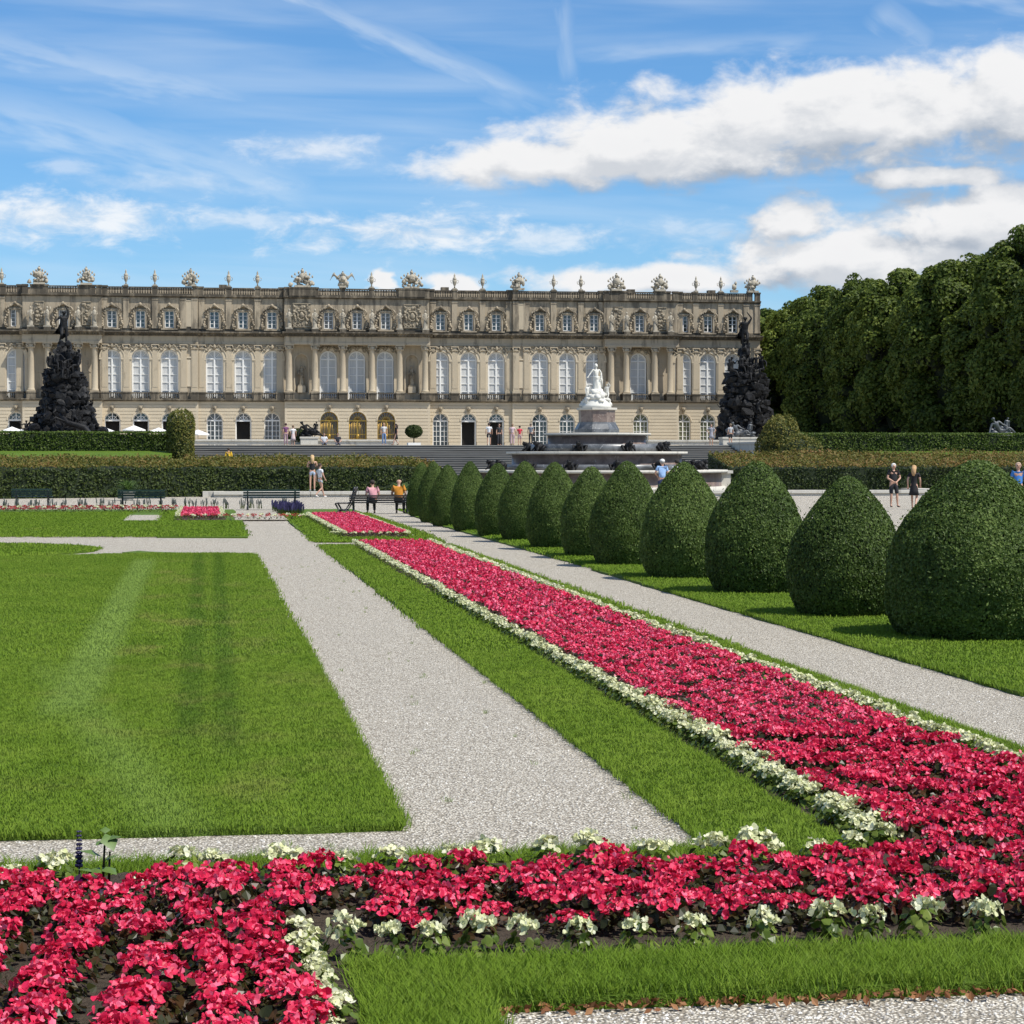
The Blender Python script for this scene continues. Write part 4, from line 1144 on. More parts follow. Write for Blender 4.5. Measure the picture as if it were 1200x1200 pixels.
# ------------------------------------------------------------------ bedding plants
def fan_arrays(P, N, R0, k, cup, rg):
    'round petals: k-corner discs with a raised rim'
    n = len(P)
    N = N / (np.linalg.norm(N, axis=1)[:, None] + 1e-9)
    A = rg.normal(0, 1, (n, 3)); U = np.cross(N, A); U /= np.linalg.norm(U, axis=1)[:, None]; W = np.cross(N, U)
    t = np.linspace(0, 2 * PI, k, endpoint=False)
    rr = R0[:, None] * rg.uniform(0.8, 1.15, (n, k))
    V = P[:, None] + U[:, None] * (rr * np.cos(t))[..., None] + W[:, None] * (rr * np.sin(t) * 0.85)[..., None] + N[:, None] * (R0[:, None] * cup * np.abs(np.cos(t)))[..., None]
    return V.reshape(-1, 3), np.arange(n * k).reshape(n, k)

def begonia(seed, pink=True, blooms=42, leaves=60, rad=0.114, h=0.132, petals=4, ps=0.0120, k=7):
    'returns arrays: vertices, faces of k corners, material index'
    rg = np.random.default_rng(seed)
    def dome(n, r, hh, lo):
        a = rg.uniform(0, 2 * PI, n); q = np.sqrt(rg.uniform(0, 1, n))
        z = hh * (lo + (1 - lo) * np.sqrt(np.clip(1 - q ** 2 * 0.8, 0, 1)) * rg.uniform(0.8, 1.08, n))
        P = np.stack([np.cos(a) * q * r, np.sin(a) * q * r, z], 1)
        N = np.stack([np.cos(a) * q * 0.9, np.sin(a) * q * 0.9, np.full(n, 0.75)], 1)
        return P, N
    Pb, Nb = dome(blooms, rad, h, 0.35)
    Pc, Nc = dome(max(4, blooms // 4), rad * .95, h, 0.45)
    ci = rg.integers(0, len(Pc), blooms)
    Pb = Pb * .38 + (Pc[ci] + rg.normal(0, .010, (blooms, 3))) * .62; Nb = Nb * .5 + Nc[ci] * .5
    Pb[:, 2] += .004
    Pp = []; Np = []; Rp = []
    for p, nn in zip(Pb, Nb):
        nn = nn + rg.normal(0, 0.35, 3); nn /= np.linalg.norm(nn)
        s = ps * rg.uniform(0.7, 1.25)
        u = np.cross(nn, (0.3, 0.2, 1)); u /= np.linalg.norm(u); w = np.cross(nn, u)
        a0 = rg.uniform(0, 6)
        for j in range(petals):
            t = a0 + 2 * PI * j / petals
            d = u * math.cos(t) + w * math.sin(t)
            Pp.append(p + d * s * 0.75 + nn * s * 0.25); Np.append(nn * 1.0 - d * 0.55 + rg.normal(0, 0.25, 3)); Rp.append(s * (1.0 if j % 2 else 0.72))
    V1, F1 = fan_arrays(np.array(Pp), np.array(Np), np.array(Rp), k, 0.25, rg)
    a = rg.uniform(0, 2 * PI, leaves); q = np.sqrt(rg.uniform(0.0, 1, leaves)); z = rg.uniform(0.1, 0.85, leaves) * h * np.sqrt(np.clip(1.05 - q ** 2 * .7, 0, 1))
    Pl = np.stack([np.cos(a) * q * rad * 1.05, np.sin(a) * q * rad * 1.05, z], 1)
    Nl = np.stack([np.cos(a) * q, np.sin(a) * q, np.full(leaves, 0.8)], 1) + rg.normal(0, 0.3, (leaves, 3))
    V2, F2 = fan_arrays(Pl, Nl, rg.uniform(0.013, 0.024, leaves), k, 0.35, rg)
    V = np.concatenate([V1, V2]); Fq = np.concatenate([F1, F2 + len(V1)])
    return V, Fq, np.concatenate([np.zeros(len(F1)), np.ones(len(F2))])
PM = [M['pink'], M['begonia_leaf']]; WM = [M['white_petal'], M['white_begonia_leaf']]
pinkA = [begonia(s) for s in range(8)]
whiteA = [begonia(40 + s, False, 34, 44, 0.085, 0.125, 4, 0.0125, 6) for s in range(6)]
pink_me = [np_mesh('pink_begonia', *a[:2], PM, a[2]) for a in pinkA]
white_me = [np_mesh('white_begonia', *a[:2], WM, a[2]) for a in whiteA]
def join_plants(name, label, spots, variants, mats, z=0.03):
    Vs = []; Fs = []; Ms = []; off = 0
    for (x, y, s) in spots:
        V, Fq, mi = variants[rng.integers(len(variants))]
        a = rng.uniform(0, 2 * PI); c, sn = math.cos(a), math.sin(a)
        W = V @ np.array([[c, sn, 0], [-sn, c, 0], [0, 0, 1]]) * s + (x, y, z)
        Vs.append(W); Fs.append(Fq + off); Ms.append(mi); off += len(V)
    o = link(name, np_mesh(name, np.concatenate(Vs), np.concatenate(Fs), mats, np.concatenate(Ms)))
    return tag(o, label, kind='stuff')
def jit(a): return a + rng.normal(0, 0.018)

pink_spots = []          # (x, y, scale, region)
# front cross bed
y = 8.16
while y < 9.24:
    x = -1.35 + rng.uniform(0, .1)
    while x < 6.2:
        if not (x < 0.60 and y < 8.22) and rng.random() > (0.08 if x > 0.5 else 0.20):
            if x > 0.55 or y > 9.1 or True:
                pink_spots.append((jit(x), jit(y), rng.uniform(0.85, 1.18), 'cross'))
        x += 0.205
    y += 0.185
pink_spots = [p for p in pink_spots if not (p[0] < 0.36 and p[1] < 8.45)]
pink_spots = [p for p in pink_spots if not (-0.66 < p[0] < -0.2 and p[1] > 8.95)]
for ri, x in enumerate(np.arange(-1.27, 0.3, 0.255)):
    y = 6.5 + rng.uniform(0, .1)
    while y < 8.42:
        if not (-.62 < x < -.2 and y > 8.95):
            pink_spots.append((jit(x) + 0.05 * math.sin(y * 2 + x * 5), jit(y), rng.uniform(0.92, 1.2), 'rows%d' % ri))
        y += 0.16
y = 9.36
while y < 44.8:
    n = 7
    for i in range(n):
        x = bed_x0 + 0.30 + (bed_x1 - bed_x0 - 0.60) * i / (n - 1)
        pink_spots.append((jit(x), jit(y), rng.uniform(0.85, 1.2), 'main'))
    y += 0.205
for x in np.arange(4.95, 6.3, 0.2):
    pass
def px_of(x, y):
    zc = x * math.sin(YAW) + y * math.cos(YAW); xc = x * math.cos(YAW) - y * math.sin(YAW)
    return 600 + F0 * xc / zc
vis = [p for p in pink_spots if -60 < px_of(p[0], p[1]) < 1260 and p[1] > 6.4]
vis.sort(key=lambda p: p[1])
near_p, far_p = vis[:298], vis[298:]
LBL = {'cross': ('crimson begonia clump in the solid front band of the flower bed', 'crimson begonias in the front band'),
       'rows': ('crimson begonia clump in the loose rows over bare soil, bottom left', 'crimson begonias in loose rows on bare soil'),
       'main': ('crimson begonia clump in the long diagonal flower bed', 'crimson begonias in the long bed')}
ORD = ['', 'first', 'second', 'third', 'fourth', 'fifth', 'sixth', 'seventh', 'eighth', 'ninth', 'tenth', 'eleventh', 'twelfth', 'thirteenth', 'fourteenth', 'fifteenth', 'sixteenth', 'seventeenth', 'eighteenth', 'nineteenth', 'twentieth']
for k in range(7):
    LBL['rows%d' % k] = ('crimson begonia clump in the %s loose row from the white column leftwards, over bare soil' % ORD[7 - k], 'crimson begonias, %s loose row' % ORD[7 - k])
for i, (x, y, s, rgn) in enumerate(near_p):
    o = link('pink_begonia', pink_me[i % 8], None, (x, y, 0.025), rng.uniform(0, 6.28), (s, s, s * rng.uniform(0.85, 1.2)))
    tag(o, LBL[rgn][0], 'begonia', LBL[rgn][1])
lowA = [begonia(100 + s, True, 28, 18, 0.112, 0.13, 3, 0.0148, 4) for s in range(8)]
vlowA = [begonia(200 + s, True, 15, 9, 0.115, 0.125, 2, 0.021, 4) for s in range(8)]
join_plants('pink_begonias', 'dense crimson begonias filling the long diagonal bed', [p[:3] for p in far_p if p[1] < 22], lowA, PM)
join_plants('pink_begonias', 'dense crimson begonias filling the far end of the long diagonal bed', [p[:3] for p in far_p if p[1] >= 22], vlowA, PM)
sp = []
for y in np.arange(49.2, 66, 0.22):
    for x in np.arange(3.4, 4.65, 0.2): sp.append((jit(x), jit(y), 1.1))
join_plants('pink_begonias', 'crimson begonias filling the short bed beyond the long one', sp, vlowA, PM, 0.045)
sp = [(jit(x), jit(y), 1.15) for y in np.arange(64.2, 73.8, 0.24) for x in np.arange(-0.55, 0.5, 0.2)]
join_plants('pink_begonias', 'square bed of crimson begonias in the distant lawn', sp, vlowA, PM, 0.045)

W = []
def wrow(x0, y0, x1, y1, sp_, rgn, sc=1.0, j=0.015):
    L = math.hypot(x1 - x0, y1 - y0); n = int(L / sp_)
    for i in range(n + 1):
        t = i / max(1, n)
        W.append((x0 + (x1 - x0) * t + rng.normal(0, j), y0 + (y1 - y0) * t + rng.normal(0, j), sc * rng.uniform(0.82, 1.18), rgn))
for i, x in enumerate([0.46, 0.64, 0.79, 0.97, 1.14, 1.35, 1.58, 1.80, 2.06, 2.31, 2.49, 2.69, 2.94, 3.25, 3.5]):
    W.append((x + 0.05, 7.87 + rng.normal(0, 0.02), rng.uniform(0.8, 1.05), 'front'))
wrow(-1.0, 9.46, -0.62, 9.46, 0.17, 'back', .9, .03); wrow(-.1, 9.45, 2.5, 9.47, 0.235, 'back', 1.12, 0.03)
wrow(2.6, 9.5, 3.0, 9.62, 0.2, 'back', .9)
wrow(0.40, 6.6, 0.385, 8.1, 0.15, 'column', 0.85)
wrow(bed_x0 + 0.13, 9.75, bed_x0 + 0.13, 44.8, 0.155, 'left', .9)
wrow(bed_x0 + 0.20, 9.8, bed_x0 + 0.20, 16, 0.3, 'left')
wrow(bed_x1 - 0.06, 9.0, bed_x1 - 0.06, 44.8, 0.165, 'right', .92)
wvis = sorted([p for p in W if -40 < px_of(p[0], p[1]) < 1240 and p[1] > 6.4], key=lambda p: p[1])
WL = {'front': ('cream white begonia clump on the soil between crimson band and front grass', 'white begonias along the front edge'),
      'back': ('cream white begonia clump behind the crimson front band by the gravel', 'white begonias behind the front band'),
      'column': ('cream white begonia clump in the short column beside the front grass corner', 'white begonias in the short column'),
      'left': ('cream white begonia clump edging the left side of the long bed', 'white begonias on the left edge of the long bed'),
      'right': ('cream white begonia clump edging the right side of the long bed', 'white begonias on the right edge of the long bed')}
frow = sorted([p[0] for p in wvis if p[3] == 'front'])
for i, (x, y, s, rgn) in enumerate(wvis[:290]):
    o = link('white_begonia', white_me[i % 6], None, (x, y, 0.022), rng.uniform(0, 6.28), (s, s, s * (1.35 if rgn == 'front' else 1.0)))
    tag(o, WL[rgn][0] if rgn != 'front' else 'cream white begonia clump, %s from the left in the row before the front grass' % ORD[frow.index(x) + 1], 'begonia', WL[rgn][1])
lowW = [begonia(300 + s, False, 16, 9, 0.10, 0.125, 3, 0.019, 4) for s in range(5)]
sp = [p[:3] for p in wvis[290:]]
join_plants('white_begonias', 'cream white begonias edging the far part of the long bed', sp, lowW, WM)
sp = []
for y in np.arange(49.2, 66, 0.2): sp += [(3.2, y, 1.1), (4.72, y, 1.0)]
for x in np.arange(3.25, 4.7, 0.2): sp += [(x, 49.1, 1.0), (x, 66.3, 1)]
for x in (3.2, 3.0): sp += [(x + rng.normal(0, .03), 47.6 + k, 1) for k in (1.6, 1.8)]
for y in np.arange(63.4, 74.2, 0.25): sp += [(-0.72, y, 1.1), (0.6, y, 1.1)]
join_plants('white_begonias', 'cream white edging of the distant begonia beds', sp, lowW, WM, 0.045)
# the dotted row of small red and cream plants across the far lawn
reds = []; crs = []
for i, x in enumerate(np.arange(-9, -0.9, 0.21)):
    (reds if i % 2 else crs).append((x, 73.0 + (x * 0.05), 1.6)); reds.append((x + .1, 73.9 + (x * .05), 1.5)); reds.append((x, 72.2 + (x * .05), 1.3))
for i, x in enumerate(np.arange(-0.7, 3.0, 0.2)): (reds if i % 2 else crs).append((x, 62.9, 1.4)); 
for i, x in enumerate(np.arange(0.9, 3.0, 0.2)): reds.append((x, 63.6, .9))
far_red = petal('brick_red_petals', (0.30, 0.02, 0.02), (0.42, 0.05, 0.05), (0.6, 0.16, 0.12))
join_plants('red_bedding_plants', 'row of small brick red bedding plants across the far lawn', reds, vlowA, [far_red, M['begonia_leaf']], 0.04)
join_plants('cream_bedding_plants', 'row of small cream bedding plants across the far lawn', crs, lowW, [M['white_petal'], M['white_begonia_leaf']], 0.04)
# lavender spikes
def spikes(name, label, spots, hh, m2, w=0.05):
    Vs = []; Fq = []; mi = []
    for (x, y) in spots:
        for j in range(7):
            a = rng.uniform(0, 6.28); l = rng.uniform(0.2, 0.6); H = hh * rng.uniform(.6, 1.1)
            p = np.array((x + rng.normal(0, .06), y + rng.normal(0, .06), 0.03)); q = p + (math.cos(a) * l * H * .4, math.sin(a) * l * H * .4, H)
            for (s0, s1, k, ww) in ((0, .7, 1, w * .5), (.55, 1.0, 0, w)):
                A = p + (q - p) * s0; B = p + (q - p) * s1; b = len(Vs)
                Vs += [A + (-ww / 2, 0, 0), A + (ww / 2, 0, 0), B + (ww * .3, 0, 0), B + (-ww * .3, 0, 0)]; Fq.append((b, b + 1, b + 2, b + 3)); mi.append(k)
    o = link(name, np_mesh(name, np.array(Vs), np.array(Fq), [m2, M['hedge_leaf']], np.array(mi)))
    return tag(o, label, kind='stuff')
spikes('grey_bedding_plants', 'loose row of grey leafy spikes along the gravel walk', [(x + rng.normal(0, .1), 77.5 + rng.normal(0, .3)) for x in np.arange(-9.5, 3.3, 0.42)], 0.36, plain('grey_foliage', (0.11, 0.12, 0.11), 0.8), 0.05)
spikes('lavender', 'patch of violet blue lavender beside the short crimson bed', [(rng.uniform(2.4, 3.3), rng.uniform(69, 75)) for _ in range(60)], 0.34, M['violet'], 0.04)

# ------------------------------------------------------------------ the odd plants in the front bed
def leafy(name, loc, label, cat, leaves, spikes_=(), mleaf=None, stems=()):
    root = empty(name, loc, 0, label, cat)
    root.scale = (1.3, 1.3, 1.12)
    for (p, q, w) in leaves:
        p, q = Vector(p), Vector(q); d = q - p; side = d.cross(Vector((0, 0, 1))).normalized() * w
        if side.length < 1e-4: side = Vector((w, 0, 0))
        mid = p.lerp(q, .45) + Vector((0, 0, w * .5))
        b = MB(); b.add([p, mid + side - Vector((0, 0, w * .4)), q, mid - side - Vector((0, 0, w * .4)), mid], [(0, 1, 4), (1, 2, 4), (2, 3, 4), (3, 0, 4)], True)
        b.obj('leaf', mleaf, root)
    for s in stems:
        b = MB(); b.tube(s, [0.006, 0.003], 5); b.obj('stem', M['begonia_leaf'], root)
    for (p, H) in spikes_:
        b = MB(); b.tube([p, (p[0], p[1], p[2] + H * .55)], 0.003, 5)
        for k in range(9):
            z = p[2] + H * (.35 + .65 * k / 8)
            for t in range(5):
                b.blob((p[0] + .006 * math.cos(t * 1.26 + k), p[1] + .006 * math.sin(t * 1.26 + k), z), 0.0085 * (1.1 - k / 12), k, .5)
        b.obj('flower_spike', M['violet'], root)
    return root
sx, sy = G(120, 1052)
leafy('salvia', (sx, sy, 0.02), 'tall green plant with large pointed leaves and one dark violet flower spike', 'plant',
      [((0, 0, .14), (-.075, -.02, .17), .034), ((.01, 0, .2), (-.02, -.03, .19), .022), ((.01, 0, .20), (.065, -.02, .22), .032), ((.01, 0, .23), (.04, -.05, .17), .034), ((0, 0, .12), (.06, -.02, .15), .02),
       ((-.01, 0, .1), (-.04, -.04, .07), .03), ((0, 0, .1), (.05, -.05, .08), .03), ((-.02, 0, .08), (-.08, -.03, .10), .025), ((.01, 0, .23), (.01, .03, .25), .018)],
      [((-.075, 0, .04), .20)], plain('salvia_leaf', (0.09, 0.15, 0.03), .5, .4, 40), [((0, 0, 0), (.01, 0, .23)), ((.02, 0, 0), (.025, 0, .16))])
px_, py_ = G(95, 1070)
def small_bush(name, loc, label, cat, n, rad, h, size, m, m2=None, n2=0):
    rg = np.random.default_rng(n)
    a = rg.uniform(0, 6.28, n); q = np.sqrt(rg.random(n)); z = rg.uniform(0.1, 1, n) * h * np.sqrt(1.05 - q ** 2)
    P = np.stack([np.cos(a) * q * rad, np.sin(a) * q * rad, z], 1); N = np.stack([np.cos(a) * q, np.sin(a) * q, np.full(n, .8)], 1)
    root = empty(name, loc, 0, label, cat)
    link('foliage', leaf_mesh('foliage', P, N, size, m), root)
    if n2:
        link('flowers', leaf_mesh('flowers', P[:n2] * (1.02, 1.02, 1.15) + (0, 0, .01), N[:n2], size * .7, m2, aspect=1.1), root)
    return root
small_bush('purple_plant', (px_, py_, 0.02), 'low dark purple leaved plant with a few magenta flowers beside the salvia', 'plant', 130, .09, .13, .035,
           plain('purple_leaf', (0.035, 0.012, 0.028), .5, .4, 40), petal('magenta_petals', (.2, .01, .15), (.32, .03, .25), (.5, .1, .4)), 14)
qx, qy = G(157, 1080)
small_bush('sparse_white_plant', (qx, qy, 0.02), 'straggly plant with tiny pale flowers among the crimson begonias', 'plant', 240, .12, .13, .016,
           plain('grey_green_leaf', (0.07, 0.09, 0.05), .6, .3, 40), M['white_petal'], 90)

# ------------------------------------------------------------------ clipped yew cones
def topiary_profile(t):
    'half width as a share of the widest at height share t'
    pts = [(0.0, 0.76), (0.04, 0.84), (0.14, 0.95), (0.28, 1.0), (0.42, 0.985), (0.55, 0.90), (0.68, 0.745), (0.80, 0.55), (0.90, 0.355), (0.96, 0.215), (0.99, 0.11), (1.0, 0.0)]
    for (a, ra), (b, rb) in zip(pts, pts[1:]):
        if t <= b: return ra + (rb - ra) * (t - a) / (b - a)
    return 0
def topiary_meshes(seed, n, leaf):
    rg = np.random.default_rng(seed)
    zs = np.linspace(0, 1, 200); rs = np.array([topiary_profile(z) for z in zs])
    w = rs + 0.03; cdf = np.cumsum(w) / w.sum()
    t = np.interp(rg.random(n), cdf, zs); a = rg.uniform(0, 2 * PI, n)
    r = np.interp(t, zs, rs)
    lump = np.array([mnoise.noise(Vector((math.cos(q) * 1.6, math.sin(q) * 1.6, z * 3 + seed * 7))) for q, z in zip(a, t)])
    fine = np.array([mnoise.noise(Vector((math.cos(q) * 7, math.sin(q) * 7, z * 14 + seed * 3))) for q, z in zip(a, t)])
    r = r * (1 + 0.08 * lump) + 0.018 * fine - np.abs(rg.normal(0, 0.012, n)) + 0.06 * (rg.random(n) > .992)
    P = np.stack([r * np.cos(a), r * np.sin(a), t * 1.9 + 0.01], 1)
    sl = np.interp(t, zs, -np.gradient(rs, zs)) / 1.9
    N = np.stack([np.cos(a), np.sin(a), np.clip(sl, -0.8, 3)], 1); N /= np.linalg.norm(N, axis=1)[:, None]
    lm = leaf_mesh('foliage', P, N, leaf, M['topiary_leaf'], tilt=0.55, rg=rg)
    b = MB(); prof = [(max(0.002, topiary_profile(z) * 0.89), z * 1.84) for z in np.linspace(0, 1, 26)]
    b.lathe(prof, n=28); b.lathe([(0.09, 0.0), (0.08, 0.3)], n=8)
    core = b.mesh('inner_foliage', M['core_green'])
    return lm, core
TOP = [topiary_meshes(1, 80000, 0.023)] + [topiary_meshes(s, 40000, 0.028) for s in (2, 3, 4)]
# depth, px left, px right, px top (measured off the picture, turned into real sizes)
tops = [(21.25, 1040, 1250, 540), (24.3, 927, 1058, 559), (28.6, 827, 946, 541), (32.2, 751, 851, 542), (36.2, 693, 776, 541), (39.3, 657, 728, 547), (43.0, 617, 683, 542),
        (46.9, 585, 645, 541), (49.9, 556, 610, 543), (53.7, 528, 574, 541), (57.7, 503, 546, 545), (61.2, 489, 527, 541), (67.0, 477, 511, 542)]
ords = ['large clipped yew cone nearest the viewer, cut by the right edge', 'short clipped yew cone just behind the largest one', 'tall clipped yew cone, third from the right',
        'clipped yew cone, fourth from the right, with a rounded tip', 'clipped yew cone, fifth from the right', 'squat clipped yew cone with leafy shoots at its foot', 'clipped yew cone, seventh from the right',
        'clipped yew cone, eighth from the right', 'clipped yew cone, ninth from the right', 'clipped yew cone, tenth from the right', 'clipped yew cone, eleventh from the right',
        'clipped yew cone, last but one of the row', 'farthest clipped yew cone, beside the seated people']
for i, (Y, a, b_, top) in enumerate(tops):
    xa = PX(a, 600, Y)[0]; xb = PX(b_, 600, Y)[0]; zt = PX((a + b_) / 2, top, Y)[1]
    rad = (xb - xa) / 2; x = (xa + xb) / 2
    root = empty('clipped_yew', (x, Y, 0.02), 0, ords[i], 'topiary bush', 'clipped yew cones in a row')
    lm, core = TOP[0] if i == 0 else TOP[1 + i % 3]
    tilt = (rad, rad, (zt - 0.02) / 1.9)
    rz = i * 2.1
    link('foliage', lm, root, (0, 0, 0), rz, tilt); link('inner_foliage', core, root, (0, 0, 0), rz, tilt)

# ------------------------------------------------------------------ hedges
def hedge(name, label, pts, depth, z0, zf, zb, leaf, dens, mface, mtop, wild=0.0, seed=0, group=None, rake=0.0, tipshare=0.5, loose=0.03):
    'hedge along the front line pts; front height zf, back height zb above z0'
    rg = np.random.default_rng(seed + 50)
    root = empty(name, (pts[0][0], pts[0][1], z0), 0, label, 'hedge', group)
    o0 = np.array((pts[0][0], pts[0][1], z0))
    core = MB(); FP = []; FN = []; TP = []; TN = []
    for (a, b) in zip(pts, pts[1:]):
        a = np.array(a, float); b = np.array(b, float); L = np.linalg.norm(b - a); d = (b - a) / L; nb = np.array((-d[1], d[0]))
        if nb[1] < 0: nb = -nb
        q = [np.append(a, 0), np.append(b, 0), np.append(b + nb * depth, 0), np.append(a + nb * depth, 0)]
        ins = 0.08
        vs = [p - (o0[0], o0[1], 0) for p in q] + [p - (o0[0], o0[1], -zf + ins) for p in q[:2]] + [p - (o0[0], o0[1], -zb + ins) for p in q[2:]]
        vs = [np.array(v) for v in vs]
        for k in (0, 1, 4, 5): vs[k][:2] += nb * ins
        core.add(vs, [(0, 3, 2, 1), (4, 5, 6, 7), (0, 1, 5, 4), (1, 2, 6, 5), (2, 3, 7, 6), (3, 0, 4, 7)])
        n = int(L * zf * dens)
        t = rg.random(n) * L; z = rg.random(n) * zf
        bul = np.array([mnoise.noise(Vector((u * 0.8, v * 1.2, seed))) * 0.10 + mnoise.noise(Vector((u * 3, v * 3, seed))) * 0.04 for u, v in zip(t, z)])
        off = -bul + np.abs(rg.normal(0, 0.03, n)) + rake * z
        P = np.stack([a[0] + d[0] * t + nb[0] * off, a[1] + d[1] * t + nb[1] * off, z], 1) - (o0[0], o0[1], 0)
        FP.append(P); FN.append(np.tile((-nb[0], -nb[1], 0.25), (n, 1)))
        n = int(L * depth * dens * 0.8)
        t = rg.random(n) * L; w = rg.random(n)
        lump = np.array([mnoise.noise(Vector((u * 0.5, v * depth, seed + 3))) for u, v in zip(t, w)])
        z = zf + (zb - zf) * w + lump * (0.03 + wild * 0.6) + np.abs(rg.normal(0, loose, n)) + wild * rg.random(n) ** 4
        P = np.stack([a[0] + d[0] * t + nb[0] * w * depth, a[1] + d[1] * t + nb[1] * w * depth, z], 1) - (o0[0], o0[1], 0)
        TP.append(P); TN.append(np.tile((-nb[0] * .4, -nb[1] * .4, 1.0), (n, 1)))
        for e, s in ((a, -1), (b, 1)):
            n = int(depth * zf * dens * .7); w = rg.random(n) * depth
            z = rg.random(n) * (zf + (zb - zf) * w / depth)
            P = np.stack([e[0] + nb[0] * w + d[0] * s * rg.normal(0, .03, n), e[1] + nb[1] * w + d[1] * s * rg.normal(0, .03, n), z], 1) - (o0[0], o0[1], 0)
            FP.append(P); FN.append(np.tile((d[0] * s, d[1] * s, .2), (n, 1)))
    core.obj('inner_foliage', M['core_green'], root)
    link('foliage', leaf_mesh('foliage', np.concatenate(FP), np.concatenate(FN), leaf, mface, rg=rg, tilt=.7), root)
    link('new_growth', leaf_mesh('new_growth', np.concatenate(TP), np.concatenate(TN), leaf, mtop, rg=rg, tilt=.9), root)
    return root
def gx(px, Y): return PX(px, 540, Y)[0]
hedge('hedge', 'long rough hedge with reddish tips behind the benches on the left', [(gx(-90, 96.5), 96.5), (gx(250, 102), 102), (gx(520, 104.5), 104.5)], 7.0, 0, 1.40, 1.78, 0.085, 170, M['hedge_leaf'], M['hedge_tip'], 0.22, 1)
hedge('hedge', 'long rough hedge with reddish tips behind the walking couple on the right', [(gx(855, 107.5), 107.5), (gx(1290, 106), 106)], 7.0, 0, 1.35, 2.05, 0.085, 170, M['hedge_leaf'], M['hedge_tip'], 0.22, 2)
hedge('hedge', 'neatly clipped bright hedge in front of the dark fountain on the left', [(gx(-90, 130), 130), (gx(198, 130), 130)], 2.0, 2.1, 1.22, 1.24, 0.09, 190, M['box_leaf'], M['box_leaf'], 0.0, 3, group='clipped hedges on the terrace')
hedge('hedge', 'neatly clipped bright hedge below the lime trees on the right', [(gx(938, 130), 130), (gx(1290, 130), 130)], 2.0, 2.1, 1.22, 1.24, 0.09, 190, M['box_leaf'], M['box_leaf'], 0.0, 4, group='clipped hedges on the terrace')

def bush(name, label, cat, c, rad, h, n, leaf, m, seed, shape='round', lean=0.0):
    rg = np.random.default_rng(seed)
    root = empty(name, c, 0, label, cat)
    a = rg.uniform(0, 2 * PI, n); t = rg.random(n)
    pr = np.interp(t, [0, .15, .5, .8, .93, 1], [.95, 1, 1, .98, .85, .3]) if shape == 'column' else np.sqrt(np.clip(1 - ((t - .35) / .66) ** 2, 0, 1))
    lump = np.array([mnoise.noise(Vector((math.cos(q) * 1.5, math.sin(q) * 1.5, z * 3 + seed))) for q, z in zip(a, t)])
    r = pr * (1 + .16 * lump) * (1 - np.abs(rg.normal(0, .06, n)))
    P = np.stack([np.cos(a) * r * rad[0] + lean * t * h, np.sin(a) * r * rad[1], t * h + np.abs(rg.normal(0, .09, n)) + .14 * lump], 1)
    N = np.stack([np.cos(a), np.sin(a), (t - .3) * 1.2], 1)
    link('foliage', leaf_mesh('foliage', P, N, leaf, m, rg=rg, tilt=.8), root)
    b = MB(); b.lathe([(1 * np.interp(z, [0, .5, .8, 1], [.78, .86, .72, .02]), z * h * .93) for z in np.linspace(0, 1, 8)], n=12, sx=rad[0], sy=rad[1])
    if lean: b.v = [(x + lean * z, y, z) for x, y, z in b.v]
    b.obj('inner_foliage', M['core_green'], root)
    return root
x, z = PX(212, 535, 128)
bush('bush', 'tall yellowish green bush at the end of the left clipped hedge', 'bush', (x, 128, 1.5), (0.85, 1.3), PX(212, 482, 128)[1] - 1.5, 5200, .085, M['bush_leaf'], 5, 'column')
x, z = PX(912, 535, 128)
bush('bush', 'round olive bush leaning beside the right dark fountain', 'bush', (x - .1, 128, 1.4), (1.35, 1.5), PX(912, 487, 128)[1] - 1.5, 6200, .085, M['bush_leaf'], 6, 'round', 0.10)
b0 = bush('bush', 'low spreading olive shrub sloping down to the hedge on the right', 'bush', (PX(938, 530, 124)[0], 124, 1.2), (1.3, 1.4), 1.9, 3000, .085, M['bush_leaf'], 7)

